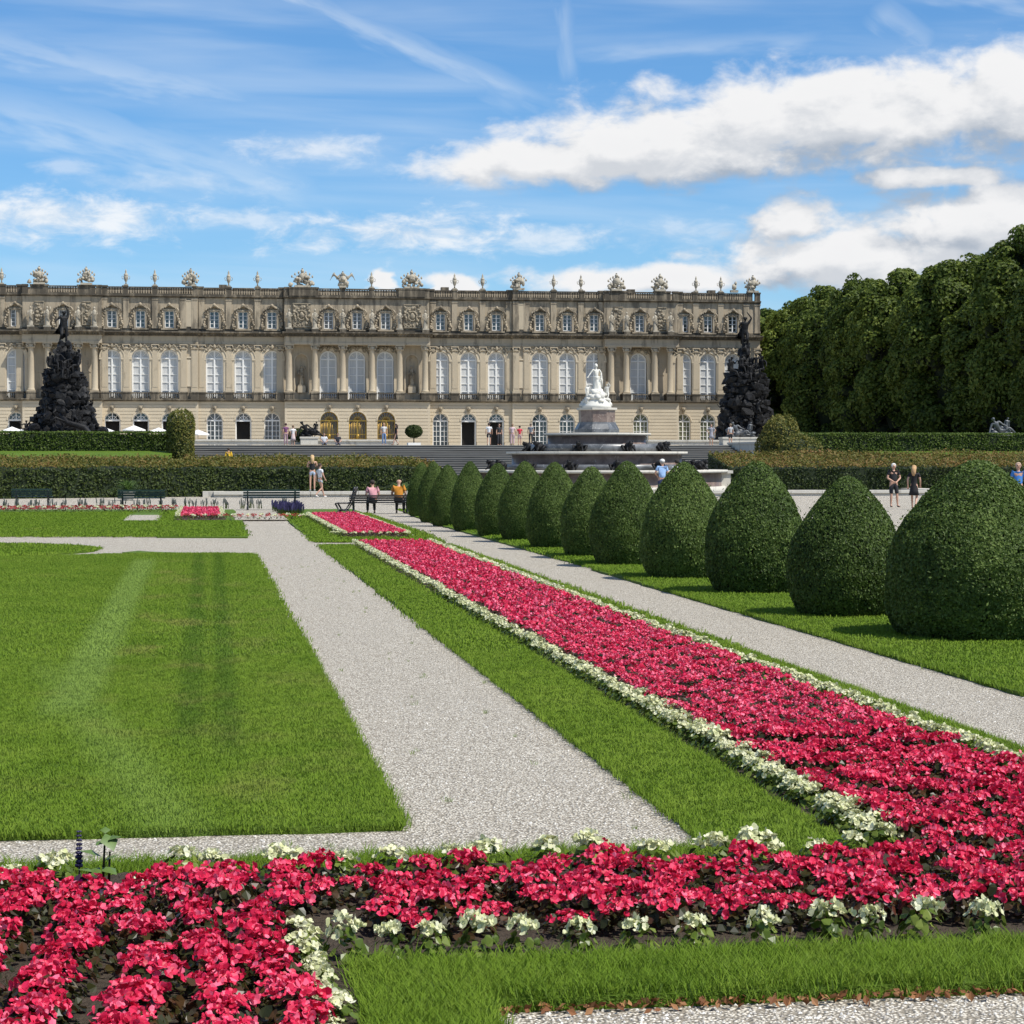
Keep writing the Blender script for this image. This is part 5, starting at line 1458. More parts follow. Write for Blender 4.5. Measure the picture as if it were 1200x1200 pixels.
# ------------------------------------------------------------------ lime trees
def tree_meshes(seed, H=20.9, rad=4.6, n_lobes=175, per=90):
    rg = np.random.default_rng(seed)
    Ps = []; Ns = []
    core = MB()
    for k in range(n_lobes):
        t = rg.random() ** 0.8
        z = 1.6 + (H - 3.0) * t
        env = rad * np.interp(t, [0, .15, .5, .75, .9, 1], [.62, .85, 1, .9, .62, .2])
        a = rg.uniform(0, 2 * PI); q = env * (rg.uniform(.80, 1.06) if t < .93 else rg.random())
        c = np.array((math.cos(a) * q, math.sin(a) * q, z)); r = rg.uniform(.9, 1.95) * (1 if t < .8 else .8)
        n = int(per * r * r)
        d = rg.normal(0, 1, (n, 3)) + (math.cos(a) * .6, math.sin(a) * .6, .75); d /= np.linalg.norm(d, axis=1)[:, None]
        sh = r * (1 - np.abs(rg.normal(0, .10, n)))
        P = c + d * sh[:, None] * (1, 1, .85)
        Ps.append(P); Ns.append(d + (0, 0, .2))
        if k % 3 == 0: core.blob(c * (.86, .86, .97), (r * .66, r * .66, r * .56), k, .3)
    P = np.concatenate(Ps); N = np.concatenate(Ns)
    crown = leaf_mesh('crown', P, N, .30, M['tree_leaf'], tilt=.45, rg=rg, aspect=1.3)
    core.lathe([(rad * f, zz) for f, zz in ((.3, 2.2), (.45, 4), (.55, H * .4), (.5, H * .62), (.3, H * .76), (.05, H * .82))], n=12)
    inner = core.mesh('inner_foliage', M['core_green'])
    b = MB(); b.tube([(0, 0, -.5), (.1, 0, 2), (0, .1, 5), (0, 0, 9)], [.42, .33, .28, .15], 10)
    for k in range(6):
        a = k * 1.05; b.tube([(0, 0, 3 + k * .8), (math.cos(a) * 1.3, math.sin(a) * 1.3, 4.6 + k * .9), (math.cos(a) * 2.6, math.sin(a) * 2.6, 6.6 + k)], [.16, .11, .05], 6)
    trunk = b.mesh('trunk', M['bark'])
    return crown, inner, trunk
TREES = [tree_meshes(s) for s in (11, 12, 13, 14)]
tn = 0
spots = []
for row in range(3):
    Y = 172.0 + row * 4; lst = []
    while Y < (345 if row < 2 else 335):
        lst.append((79.3 + row * 8.5 + rng.normal(0, .9), Y)); Y += 8.8 if row == 0 else 8.2
    spots.append(lst)
for row, lst in enumerate(spots):
    for i, (X, Y) in enumerate(lst):
        c, inner, trunk = TREES[tn % 4]
        H = 1.0 + rng.normal(0, .055) - (0.05 if Y < 215 else 0)
        q = len(lst) - i
        o_ = ORD[q] if q <= 20 else '%sth' % q
        root = empty('lime_tree', (X, Y, 2.9), rng.uniform(0, 6.28), 'dark green lime tree, %s from the palace end in the %s row' % (o_, ('front', 'second', 'rear')[row]), 'tree', 'lime trees right of the palace')
        s = (rng.uniform(.86, 1.12), rng.uniform(.86, 1.10), H)
        link('crown', c, root, scale=s); link('inner_foliage', inner, root, scale=s); link('trunk', trunk, root)
        tn += 1

# ------------------------------------------------------------------ people and figures grown on a jointed skeleton
def skin_mesh(name, chains, mats, sub=1, root=0):
    'chains: list of lists of (point, radius); first point of later chains may be a key shared by position'
    vs = []; rad = []; es = []; idx = {}
    for ch in chains:
        prev = None
        for p, r in ch:
            key = tuple(round(c, 4) for c in p)
            if key not in idx:
                idx[key] = len(vs); vs.append(p); rad.append(r)
            i = idx[key]
            if prev is not None and prev != i: es.append((prev, i))
            prev = i
    me = bpy.data.meshes.new(name + '_skeleton'); me.from_pydata(vs, es, [])
    o = bpy.data.objects.new(name + '_tmp', me); COL.objects.link(o)
    md = o.modifiers.new('skin', 'SKIN')
    sv = me.skin_vertices[0].data
    for i, r in enumerate(rad):
        r = r if hasattr(r, '__len__') else (r, r)
        sv[i].radius = r; sv[i].use_root = (i == root)
    ss = o.modifiers.new('sub', 'SUBSURF'); ss.levels = sub; ss.render_levels = sub
    dg = bpy.context.evaluated_depsgraph_get(); dg.update()
    out = bpy.data.meshes.new_from_object(o.evaluated_get(dg))
    bpy.data.objects.remove(o)
    out.name = name; out.materials.clear()
    for m in (mats if isinstance(mats, (list, tuple)) else [mats]): out.materials.append(m)
    out.polygons.foreach_set('use_smooth', [True] * len(out.polygons))
    return out

SKIN = plain('skin', (0.50, 0.29, 0.20), 0.55, 0.08, 20)
_cloth = {}
def cloth(c):
    if c not in _cloth: _cloth[c] = plain('cloth_%d' % len(_cloth) if False else 'woven_cloth', c, 0.85, 0.15, 14)
    return _cloth[c]
def add3(a, b): return tuple(x + y for x, y in zip(a, b))

def pose_joints(p):
    'joint positions for a 1.75 m figure facing -Y (towards the viewer); p overrides'
    J = dict(pelvis=(0, 0, .95), waist=(0, 0, 1.08), chest=(0, .0, 1.28), neck=(0, .01, 1.47), throat=(0, .005, 1.53), head=(0, -.01, 1.62), crown=(0, 0, 1.69),
             sh=(.175, .0, 1.42), el=(.23, .02, 1.14), wr=(.24, -.05, .90), hip=(.095, 0, .91), kn=(.10, -.02, .50), an=(.10, .02, .08), toe=(.12, -.16, .035))
    K = {}
    for k in ('pelvis', 'waist', 'chest', 'neck', 'throat', 'head', 'crown'): K[k] = p.get(k, J[k])
    for s, n in ((1, 'L'), (-1, 'R')):
        for k in ('sh', 'el', 'wr', 'hip', 'kn', 'an', 'toe'):
            d = J[k]; K[k + n] = p.get(k + n, (s * d[0], d[1], d[2]))
    return K

def figure(name, label, loc, rz, height, shirt=None, legs=None, legs_kind='trousers', hair=(0.05, 0.03, 0.02), hair_kind='short', pose=None, sleeves='short', shoes=(0.05, 0.045, 0.04), fingers=True, cap=None, mono=None, cat='person', slim=1.0, sub=1, glasses=False):
    p = pose or {}
    K = pose_joints(p); w = slim
    skin = mono or SKIN
    root = empty(name, loc, rz, label, cat)
    k = height / 1.75
    root.scale = (k, k, k)
    ch = [[(K['pelvis'], (.135 * w, .105 * w)), (K['waist'], (.125 * w, .092 * w)), (K['chest'], (.132 * w, .088 * w)), (K['neck'], (.055, .052)), (K['throat'], (.052, .055)), (K['head'], (.078, .092)), (K['crown'], (.07, .08))]]
    up = Vector(K['crown']) - Vector(K['throat']); up.normalize()
    hd = Vector(K['head']); face = Vector(p.get('face', (0, -1, 0)))
    ch.append([(K['head'], .078), (tuple(hd + face * .095 - up * .005), (.018, .02)), (tuple(hd + face * .118 - up * .02), (.011, .012))])
    sidev = face.cross(up).normalized()
    for s in (1, -1):
        ch.append([(K['head'], .078), (tuple(hd + sidev * s * .088), (.012, .02)), (tuple(hd + sidev * s * .098 + up * .015), (.008, .012))])
    for n in 'LR':
        sh, el, wr = Vector(K['sh' + n]), Vector(K['el' + n]), Vector(K['wr' + n])
        fd = (wr - el).normalized(); 
        ch.append([(K['chest'], .15), (tuple(sh), .062 * w), (tuple(sh.lerp(el, .5)), .05 * w), (tuple(el), .041), (tuple(el.lerp(wr, .4)), .038), (tuple(wr), .026)])
        palm = wr + fd * .06
        ch[-1].append((tuple(palm), (.036, .02)))
        if fingers:
            sd = fd.cross(Vector((0, 1, 0)) if abs(fd.y) < .8 else Vector((1, 0, 0))).normalized()
            nr = fd.cross(sd)
            for q, (off, ln) in enumerate(((-.027, .062), (-.009, .075), (.010, .070), (.027, .055))):
                a = palm + sd * off + fd * .02
                ch.append([(tuple(palm), .03), (tuple(a), .010), (tuple(a + fd * ln * .55 + nr * .006), .009), (tuple(a + fd * ln * .85 + nr * .03), .0075)])
            a = wr + fd * .03 + sd * .032
            ch.append([(tuple(palm), .03), (tuple(a), .013), (tuple(a + fd * .035 + sd * .015 + nr * .012), .010)])
        hp, kn, an, toe = (Vector(K[q + n]) for q in ('hip', 'kn', 'an', 'toe'))
        ch.append([(K['pelvis'], .13), (tuple(hp), .088 * w), (tuple(hp.lerp(kn, .5)), .074 * w), (tuple(kn), .054), (tuple(kn.lerp(an, .35)), .056 * w), (tuple(kn.lerp(an, .75)), .038), (tuple(an), .036), (tuple(an.lerp(toe, .5) - Vector((0, 0, .012))), (.038, .03)), (tuple(toe), (.032, .022))])
    link('body', skin_mesh('body', ch, skin, sub), root)
    if mono: return root
    E = 1.13
    if shirt is not None:
        c = [[(K['pelvis'], (.14 * w * E, .115 * w * E)), (K['waist'], (.13 * w * E, .10 * w * E)), (K['chest'], (.155 * w * E, .11 * w * E)), (tuple(Vector(K['chest']).lerp(Vector(K['neck']), .65)), (.12, .095)), (tuple(Vector(K['chest']).lerp(Vector(K['neck']), .98)), (.078, .074))]]
        if sleeves != 'none':
            for n in 'LR':
                sh, el, wr = Vector(K['sh' + n]), Vector(K['el' + n]), Vector(K['wr' + n])
                c.append([(K['chest'], .16), (tuple(sh), .075 * w), (tuple(sh.lerp(el, .65)), .064 * w)])
                if sleeves == 'long': c[-1] += [(tuple(el), .055), (tuple(el.lerp(wr, .9)), .04)]
        link('shirt', skin_mesh('shirt', c, cloth(shirt), sub), root)
    if legs is not None:
        if legs_kind in ('trousers', 'shorts'):
            c = [[(tuple(Vector(K['pelvis']).lerp(Vector(K['waist']), .5)), (.145 * w, .112 * w)), (K['pelvis'], (.155 * w, .122 * w))]]
            for n in 'LR':
                hp, kn, an = (Vector(K[q + n]) for q in ('hip', 'kn', 'an'))
                seg = [(K['pelvis'], .155 * w), (tuple(hp), .105 * w), (tuple(hp.lerp(kn, .5)), .092 * w)]
                if legs_kind == 'shorts': seg += [(tuple(hp.lerp(kn, p.get('shorts', .8))), .085)]
                else: seg += [(tuple(kn), .07), (tuple(kn.lerp(an, .4)), .066), (tuple(kn.lerp(an, .93)), .052)]
                c.append(seg)
            link(legs_kind, skin_mesh(legs_kind, c, cloth(legs), sub), root)
        else:
            b = MB(); P0, P1 = Vector(K['waist']), Vector(K['pelvis'])
            zb = p.get('hem', .55); n = 18; vs = []; fs = []
            prof = [(.135 * w, .10 * w, P0.z + .02), (.16 * w, .125 * w, P1.z), (.19 * w, .16 * w, (P1.z + zb) / 2), (.23 * w, .19 * w, zb)]
            for j, (rx, ry, z) in enumerate(prof):
                for i in range(n):
                    t = 2 * PI * i / n; f = 1 + .07 * math.sin(5 * t) * (j / 3)
                    vs.append((P1.x + rx * f * math.cos(t), P1.y + ry * f * math.sin(t), z))
            for j in range(3):
                for i in range(n): fs.append((j * n + i, j * n + (i + 1) % n, (j + 1) * n + (i + 1) % n, (j + 1) * n + i))
            fs.append(tuple(range(3 * n, 4 * n)))
            b.add(vs, fs, True); b.obj('skirt', cloth(legs), root)
    for n in 'LR':
        an, toe = Vector(K['an' + n]), Vector(K['toe' + n])
        link('shoe', skin_mesh('shoe', [[(tuple(an + Vector((0, .02, -.03))), (.045, .04)), (tuple(an.lerp(toe, .5) - Vector((0, 0, .015))), (.046, .034)), (tuple(toe), (.04, .026))]], cloth(shoes), 1), root)
    b = MB()
    hc = hd - face * .018 + up * .03
    if hair_kind != 'bald':
        b.blob(hc, (.098, .105, .098), 3, .10, 3)
        b.v = [v if (Vector(v) - hd).dot(face) < .055 else tuple(Vector(v) - face * ((Vector(v) - hd).dot(face) - .055)) for v in b.v]
        if hair_kind == 'long':
            b.tube([hc - face * .03, hc - face * .075 - up * .10, hc - face * .085 - up * .22, hc - face * .075 - up * .33], [.09, .095, .085, .04], 10)
        if hair_kind == 'bun': b.blob(hc - face * .09 + up * .05, .045, 2, .1, 2)
        if hair_kind == 'pony': b.tube([hc - face * .09, hc - face * .15 - up * .08, hc - face * .12 - up * .24], [.03, .04, .012], 8)
        b.obj('hair', cloth(hair), root)
    if cap is not None:
        b = MB(); b.blob(hc + up * .025, (.103, .11, .082), 1, .03, 3)
        b.tube([tuple(hc + face * .07 + up * .03), tuple(hc + face * .17 + up * .015)], [.075, .05], 8); b.v = [v for v in b.v]
        b.obj('cap', cloth(cap), root)
    b = MB()
    for s in (1, -1): b.blob(hd + face * .088 + sidev * s * .032 + up * .015, (.011, .009, .007) if not glasses else (.024, .012, .018), 0, 0, 1)
    b.obj('sunglasses' if glasses else 'eyes', cloth((.02, .015, .012)), root)
    b = MB(); b.tube([hd + face * .088 - up * .045 - sidev * .022, hd + face * .094 - up * .047, hd + face * .088 - up * .045 + sidev * .022], .006, 5)
    b.obj('mouth', cloth((.35, .12, .10)), root)
    return root

def at(px, py_feet, Y):
    x, z = PX(px, py_feet, Y); return (x, Y, z)
def walk(a=.2, b=-.16, up=.1):
    return dict(knL=(.10, -a * .55, .52), anL=(.10, -a, .09), toeL=(.11, -a - .17, .06), knR=(-.10, -.06, .50), anR=(-.10, -b * 1.2, .12 + up * .4), toeR=(-.11, -b * 1.2 - .15, .04),
                elL=(.23, .10, 1.15), wrL=(.23, .06, .92), elR=(-.23, -.04, 1.15), wrR=(-.22, -.16, .95))

# the two on the stone rim and the gravel
RIMY = 101.0
figure('person', 'woman with long blonde hair, black top and denim shorts standing on the stone rim', (PX(366, 560, 101.2)[0], 101.2, 0.27), PI, 1.72, (.012, .012, .014), (.36, .44, .55), 'shorts', (.50, .34, .17), 'long',
       dict(wrL=(.10, -.22, 1.18), elL=(.24, -.06, 1.16), wrR=(-.10, -.2, 1.2), elR=(-.24, -.04, 1.17), shorts=.42), 'none', (.75, .75, .72), slim=.86)
figure('person', 'girl in white shirt and pale shorts striding beside the blonde woman', (PX(375, 575, 98.8)[0], 98.8, 0.0), PI / 2 + .5, 1.60, (.66, .67, .68), (.42, .50, .56), 'shorts', (.05, .03, .022), 'pony',
       dict(walk(.3, -.26), shorts=.45), 'short', (.75, .75, .72), slim=.84)
# the couple by the rim on the right
cp = G(1047, 594.5); cy = cp[1]
figure('person', 'man with white hair, black printed t-shirt and dark shorts standing with hands clasped', (cp[0], cp[1], 0), .05, 1.66, (.014, .014, .016), (.02, .02, .024), 'shorts', (.62, .60, .55), 'short',
       dict(elL=(.27, -.02, 1.16), wrL=(.07, -.20, 1.02), elR=(-.27, -.02, 1.16), wrR=(-.05, -.20, 1.0), anL=(.17, 0, .08), toeL=(.22, -.14, .03), knL=(.14, -.02, .5), shorts=.95), 'short', (.02, .02, .02), slim=1.05)
cp2 = G(1071, 597)
figure('person', 'woman with long blonde hair in a short black dress walking beside the man', (cp2[0], cp2[1], 0), PI - .5, 1.60, (.012, .011, .012), (.012, .011, .012), 'skirt', (.45, .28, .14), 'long', dict(walk(.22, -.2), hem=.56), 'short', (.02, .018, .018), slim=.86)
cp3 = G(1193, 603)
figure('person', 'man in bright blue shirt and sunglasses half hidden behind the largest yew cone', (cp3[0], cp3[1], 0), -.2, 1.72, (.05, .20, .55), (.03, .035, .06), 'trousers', (.42, .30, .22), 'short', {}, 'short', glasses=True)
# two in front of the fountain
figure('person', 'man in light blue shirt and white cap seen from behind, before the white fountain', (PX(776, 570, 86)[0], 86, 0), PI, 1.80, (.30, .46, .72), (.03, .04, .09), 'trousers', (.35, .33, .3), 'short', dict(elL=(.28, 0, 1.18), wrL=(.15, -.16, 1.05)), 'short', cap=(.75, .74, .70))
figure('person', 'person with dark hair and white shirt standing next to the man in light blue', (PX(793, 570, 87)[0], 87, 0), PI + .3, 1.80, (.70, .71, .72), (.05, .06, .09), 'trousers', (.02, .016, .013), 'short', {}, 'short', slim=.92)
# the seated pair
def seated(px, Y, label, shirt, legs, hair, hk, rz, slim, seat=.45, h=1.72, lean=0.0):
    dz = seat + .10 - .95
    P = dict(pelvis=(0, 0, .95 + dz), waist=(0, .01, 1.08 + dz), chest=(0, -.02 + lean, 1.28 + dz), neck=(0, -.03 + lean, 1.47 + dz), throat=(0, -.05 + lean, 1.53 + dz), head=(0, -.07 + lean, 1.62 + dz), crown=(0, -.07 + lean, 1.69 + dz))
    for s, n in ((1, 'L'), (-1, 'R')):
        P['sh' + n] = (s * .18, -.02 + lean, 1.41 + dz); P['el' + n] = (s * .27, -.06, 1.14 + dz); P['wr' + n] = (s * .14, -.28, 1.04 + dz)
        P['hip' + n] = (s * .10, 0, .92 + dz); P['kn' + n] = (s * .13, -.44, .93 + dz); P['an' + n] = (s * .14, -.40, .08); P['toe' + n] = (s * .16, -.58, .035)
    x, z = PX(px, 600, Y)
    return figure('person', label, (x, Y, 0), rz, h, shirt, legs, 'trousers', hair, hk, P, 'short', slim=slim)
BY = 70.5
seated(437, BY + .02, 'dark haired person in pale pink shirt sitting on the bench', (.62, .30, .32), (.02, .02, .025), (.03, .02, .016), 'short', PI + .1, 1.2, h=1.47, lean=-.05)
seated(467, BY + .02, 'balding man in orange shirt sitting on the bench', (.55, .22, .02), (.035, .035, .04), (.3, .2, .15), 'bald', PI - .25, 1.22, h=1.54, lean=-.04)
# people on the terrace and the stairs
TY = 163.6
def tp(px, Y=TY):
    return (PX(px, 525, Y)[0], Y, 2.76 if Y < 190 else 2.88)
ter = [(335, 167, 'person in purple top standing at the left end of the stairs', (.16, .06, .14), (.28, .18, .22), 'trousers', (.06, .03, .03), 'short', PI, 1.75, {}),
       (343.5, 161.9, 'person in white top and pale pink skirt on the uppermost stairs', (.72, .68, .66), (.62, .48, .46), 'skirt', (.30, .2, .12), 'bun', PI, 1.68, {}),
       (450, 165, 'person in pale top and blue jeans before the gilded gate', (.60, .58, .56), (.14, .22, .38), 'trousers', (.28, .18, .09), 'long', 0, 1.76, {}),
       (464, 165.5, 'woman in a black dress walking past the gilded gate', (.012, .012, .014), (.012, .012, .014), 'skirt', (.03, .02, .015), 'long', -PI / 2, 1.70, dict(walk(.25, -.2), hem=.5)),
       (573, 164, 'person in white t-shirt and black shorts before the open palace door', (.75, .75, .74), (.02, .02, .024), 'shorts', (.06, .04, .03), 'short', PI, 1.76, {}),
       (585, 166, 'person in dark clothes beside the one in the white t-shirt', (.03, .03, .034), (.03, .03, .036), 'trousers', (.06, .04, .03), 'short', .5, 1.74, {}),
       (600.5, 164, 'person in pale pink top on the terrace left of the one in red', (.66, .50, .50), (.55, .38, .40), 'trousers', (.25, .16, .1), 'short', PI, 1.70, {}),
       (609, 163.8, 'person in red t-shirt on the terrace', (.62, .05, .08), (.45, .30, .30), 'shorts', (.04, .03, .02), 'short', PI, 1.55, {}),
       (622, 163.5, 'person in grey shirt and dark trousers near the fountain', (.22, .23, .25), (.03, .03, .035), 'trousers', (.2, .16, .12), 'short', PI, 1.74, {}),
       (833.5, 164.5, 'woman in loose grey dress with hands on hips right of the fountain', (.30, .30, .34), (.30, .30, .34), 'skirt', (.10, .08, .06), 'bun', 0, 1.72, dict(elL=(.36, .0, 1.2), wrL=(.19, -.02, 1.02), elR=(-.36, 0, 1.2), wrR=(-.19, -.02, 1.02), hem=.6)),
       (856, 163.8, 'man in light shirt and black shorts in front of the right dark fountain', (.42, .42, .44), (.015, .015, .018), 'shorts', (.2, .15, .1), 'short', PI, 1.74, {})]
for (px, Y, lab, s, l, lk, hr, hk, rz, h, po) in ter:
    loc = (PX(px, 525, Y)[0], Y, 2.76 if Y > 162 else 2.60)
    figure('person', lab, loc, rz + rng.normal(0, .15), h, s, l, lk, hr, hk, po, fingers=False, slim=.9)
for (px, lab, s) in ((380, 'person in white top sitting on the top step', (.7, .7, .7)), (396, 'person in dark top sitting on the top step beside the one in white', (.03, .03, .04))):
    r = seated(px, 162.6, lab, s, (.1, .1, .12), (.06, .04, .03), 'short', 0, 1.0)
    r.location.z = 2.38
figure('person', 'person in a yellow jacket behind the long hedge on the left', (PX(268, 560, 151.15)[0], 151.15, .815), PI, 1.72, (.75, .46, .02), (.05, .05, .07), 'trousers', (.04, .03, .02), 'short', {}, 'long', fingers=False)

# ------------------------------------------------------------------ benches
def bench(label, loc, rz, L=1.5, col='bench_green', back=True, group=None):
    r = empty('garden_bench', loc, rz, label, 'bench', group)
    for i in range(4):
        b = MB(); y = -.2 + i * .125; b.box(-L / 2, L / 2, y - .05, y + .05, .42, .455); b.obj('seat_slat', M[col], r)
    if back:
        for i in range(3):
            b = MB(); z = .56 + i * .11; y = .27 + i * .03
            z = .53 + i * .085; b.box(-L / 2, L / 2, y - .015, y + .015, z - .032, z + .032); b.obj('back_slat', M[col], r)
    for s in (-1, 1):
        b = MB(); x = s * (L / 2 - .16)
        b.tube([(x, -.24, 0), (x, -.17, .12), (x, -.10, .22), (x, -.19, .32), (x, -.22, .42)], [.035, .03, .035, .03, .03], 6)
        b.tube([(x, .24, 0), (x, .17, .12), (x, .10, .22), (x, .19, .32), (x, .22, .42)], [.035, .03, .035, .03, .03], 6)
        b.tube([(x, -.10, .22), (x, 0, .18), (x, .10, .22)], .03, 6); b.tube([(x, -.25, .41), (x, .25, .41)], .022, 6)
        b.tube([(x, -.3, .015), (x, .3, .015)], .022, 6)
        if back: b.tube([(x, .22, .42), (x, .27, .55), (x, .33, .73)], .022, 6)
        b.tube([(x, -.2, .43), (x, -.24, .62), (x, .0, .68), (x, .26, .64)], .02, 6) if back else None
        b.obj('leg', M['iron'], r)
    return r
def bx(px, py): return G(px, py)
g1 = bx(38, 596); bench('dark green slatted bench at the left edge before the hedge', (g1[0], g1[1], 0), PI, 1.45)
g1 = bx(166, 598); bench('dark green bench in front of the potted spider plant', (g1[0], g1[1], 0), PI, 1.65)
g1 = bx(318, 597.5); bench('dark green bench beside the walking women', (g1[0], g1[1], 0), PI, 2.0)
g1 = bx(948, 583); bench('green bench against the hedge behind the yew cones', (g1[0], 104.8, 0), 0, 1.5)
bench('bench with the pink and orange shirted pair on it', (PX(446, 600, BY)[0], BY + .1, 0), PI, 2.1, 'bench_dark').scale = (1, 1, .86)
def chair_like():
    g1 = G(403, 606)
    r = empty('garden_chair', (g1[0], g1[1] + .2, 0), -PI / 2 - .2, 'dark iron garden seat seen from the side, left of the seated pair', 'chair')
    for i in range(4):
        b = MB(); b.box(-.35, .35, -.22 + i * .12, -.12 + i * .12, .42, .45); b.obj('seat_slat', M['bench_dark'], r)
    for i in range(4):
        b = MB(); b.box(-.35, .35, .27 + i * .035, .30 + i * .035, .52 + i * .1, .60 + i * .1); b.obj('back_slat', M['bench_dark'], r)
    for s in (-1, 1):
        b = MB(); x = s * .3
        b.tube([(x, -.28, 0), (x, -.10, .22), (x, -.22, .43)], .03, 6); b.tube([(x, .28, 0), (x, .10, .22), (x, .24, .43), (x, .30, .6), (x, .40, .95)], .03, 6); b.tube([(x, -.1, .22), (x, .1, .22)], .03, 6)
        b.obj('leg', M['iron'], r)
chair_like()

# potted plants ------------------------------------------------------------
L_DROOP = .42
def potted(name, label, loc, pr, ph, pm, n, L, m, round_pot=True):
    r = empty(name, loc, 0, label, 'potted plant')
    b = MB(); b.lathe([(pr * .7, 0), (pr * .75, .03), (pr, ph * .9), (pr * 1.08, ph * .92), (pr * 1.08, ph), (pr * .9, ph), (pr * .88, ph - .04)], n=18); b.obj('pot', pm, r)
    Vs = []; Fq = []
    for i in range(n):
        a = rng.uniform(0, 6.28); el_ = rng.uniform(.35, 1.5); l = L * rng.uniform(.6, 1.1)
        p = np.array((0, 0, ph)); hd_ = np.array((math.cos(a), math.sin(a), 0)); sd = np.array((-math.sin(a), math.cos(a), 0)) * .03
        pts = []
        for t in np.linspace(0, 1, 6):
            pts.append(p + hd_ * math.cos(el_) * l * t + hd_ * .25 * l * t * t + np.array((0, 0, 1)) * (math.sin(el_) * l * t - L_DROOP * l * t * t))
        for j in range(5):
            w0, w1 = (1 - j / 5.2), (1 - (j + 1) / 5.2); k = len(Vs)
            Vs += [pts[j] - sd * w0, pts[j] + sd * w0, pts[j + 1] + sd * w1, pts[j + 1] - sd * w1]; Fq.append((k, k + 1, k + 2, k + 3))
    link('leaves', np_mesh('leaves', np.array(Vs), np.array(Fq), m), r)
g1 = G(151, 586)
potted('spider_plant', 'arching light green plant in a white round planter before the hedge', (g1[0], 93.5, 0), .30, .38, M['marble_rim'], 190, 1.0, M['pot_leaf'])
potted('agave', 'pale green spiky plant beside the farthest yew cone', (PX(471, 575, 84)[0], 84, 0), .25, .42, M['marble_rim'], 130, .9, M['pot_leaf'])
bt = empty('ball_tree', (PX(485, 520, 168)[0], 168, 2.77), 0, 'small round clipped tree in a white tub before the palace', 'potted tree')
b = MB(); b.box(-.5, .5, -.5, .5, 0, .22); b.obj('tub', M['win_white'], bt)
b = MB(); b.tube([(0, 0, .2), (0, 0, .75)], .05, 6); b.obj('trunk', M['bark'], bt)
def sphere_leaves(n, r, leaf, m, z):
    d = rng.normal(0, 1, (n, 3)); d /= np.linalg.norm(d, axis=1)[:, None]
    return leaf_mesh('crown', d * (r * rng.uniform(.9, 1.03, n))[:, None] * (1, 1, .75) + (0, 0, z), d, leaf, m)
link('crown', sphere_leaves(2600, .68, .08, M['hedge_leaf'], 1.12), bt)
b = MB(); b.blob((0, 0, 1.12), (.6, .6, .45), 1, .1, 2); b.obj('inner_foliage', M['core_green'], bt)
for (px, Y, r, lab) in ((349, 172, .8, 'dark round shrub beside the bronze group in the left pool'),):
    sh = empty('shrub', (PX(px, 520, Y)[0], Y, 2.78), 0, lab, 'shrub')
    link('foliage', sphere_leaves(2600, r, .09, M['hedge_leaf'], .75), sh)
    b = MB(); b.blob((0, 0, .7), (r * .85, r * .85, r * .7), 1, .1, 2); b.obj('inner_foliage', M['core_green'], sh)

# parasols on the left terrace
for px, py_, lab in ((14, 502.5, 'white parasol tip above the left hedge by the frame edge'), (36, 501.5, 'white parasol just left of the dark fountain'), (122, 503, 'white parasol between the dark fountain and the open doors'), (157, 501, 'white parasol right of the dark fountain below an open door'), (186, 503.5, 'white parasol partly behind the yellowish bush'), (232, 506, 'small white parasol right of the yellowish bush')):
    Y = 246.0; x, z = PX(px, py_, Y)
    r = empty('parasol', (x, Y, 3.05), 0, lab, 'parasol', 'white parasols on the terrace'); h = z - 3.05 + .25
    b = MB(); k = 8; vs = [(0, 0, h)] + [(1.3 * math.cos(2 * PI * i / k), 1.3 * math.sin(2 * PI * i / k), h - .5) for i in range(k)] + [(1.3 * math.cos(2 * PI * i / k), 1.3 * math.sin(2 * PI * i / k), h - .64) for i in range(k)]
    b.add(vs, [(0, 1 + i, 1 + (i + 1) % k) for i in range(k)] + [(1 + i, 9 + i, 9 + (i + 1) % k, 1 + (i + 1) % k) for i in range(k)]); b.obj('canopy', M['win_white'], r)
    b = MB(); b.tube([(0, 0, 0), (0, 0, h + .05)], .03, 6); b.lathe([(.3, 0), (.3, .06), (.05, .08)], n=10); b.obj('pole', M['iron'], r)

# ------------------------------------------------------------------ the white marble fountain
FY = 106.2
ft = empty('marble_fountain', (AX, FY, 0), 0, 'tiered marble fountain with a white goddess on top and bronze frogs on its steps', 'fountain')
def fz(y, d=0): return PX(703, y, FY - d)[1]
def tier(name, m, prof, n=8, rot=PI / 8):
    b = MB()
    vs = []; fs = []
    for r, z in prof:
        for k in range(n):
            t = 2 * PI * k / n + rot; vs.append((r * math.cos(t), r * math.sin(t), z))
    for i in range(len(prof) - 1):
        for k in range(n): fs.append((i * n + k, i * n + (k + 1) % n, (i + 1) * n + (k + 1) % n, (i + 1) * n + k))
    fs += [tuple(range(n))[::-1], tuple(range((len(prof) - 1) * n, len(prof) * n))]
    b.add(vs, fs, n > 20); return b.obj(name, m, ft)
def ringt(r, z0, z1, nm, m, n=36, over=0.0):
    return tier(nm, m, [(r, z0), (r + over, z0), (r + over, z1), (r, z1)] if not over else [(r - .15, z0), (r + over, z0 + .02), (r + over, z1), (r - .1, z1)], n, 0)
Zs = dict(a=fz(478), b=fz(481), c=fz(495), d=fz(505.5), e=fz(507, 2.7), f=fz(510, 2.7), g=fz(521, 2.7), h=fz(529, 4.6), i=fz(532.5, 4.6), j=fz(545, 4.6), k=fz(551.5, 6.6), l=fz(555, 6.6))
ringt(6.45, -.02, .42, 'plinth', M['marble_rim'], 40, .05); ringt(6.3, .42, Zs['l'], 'lower_wall', M['marble_brown'], 40, 0)
ringt(6.5, Zs['l'], Zs['k'], 'rim_slab', M['marble_rim'], 40, .12)
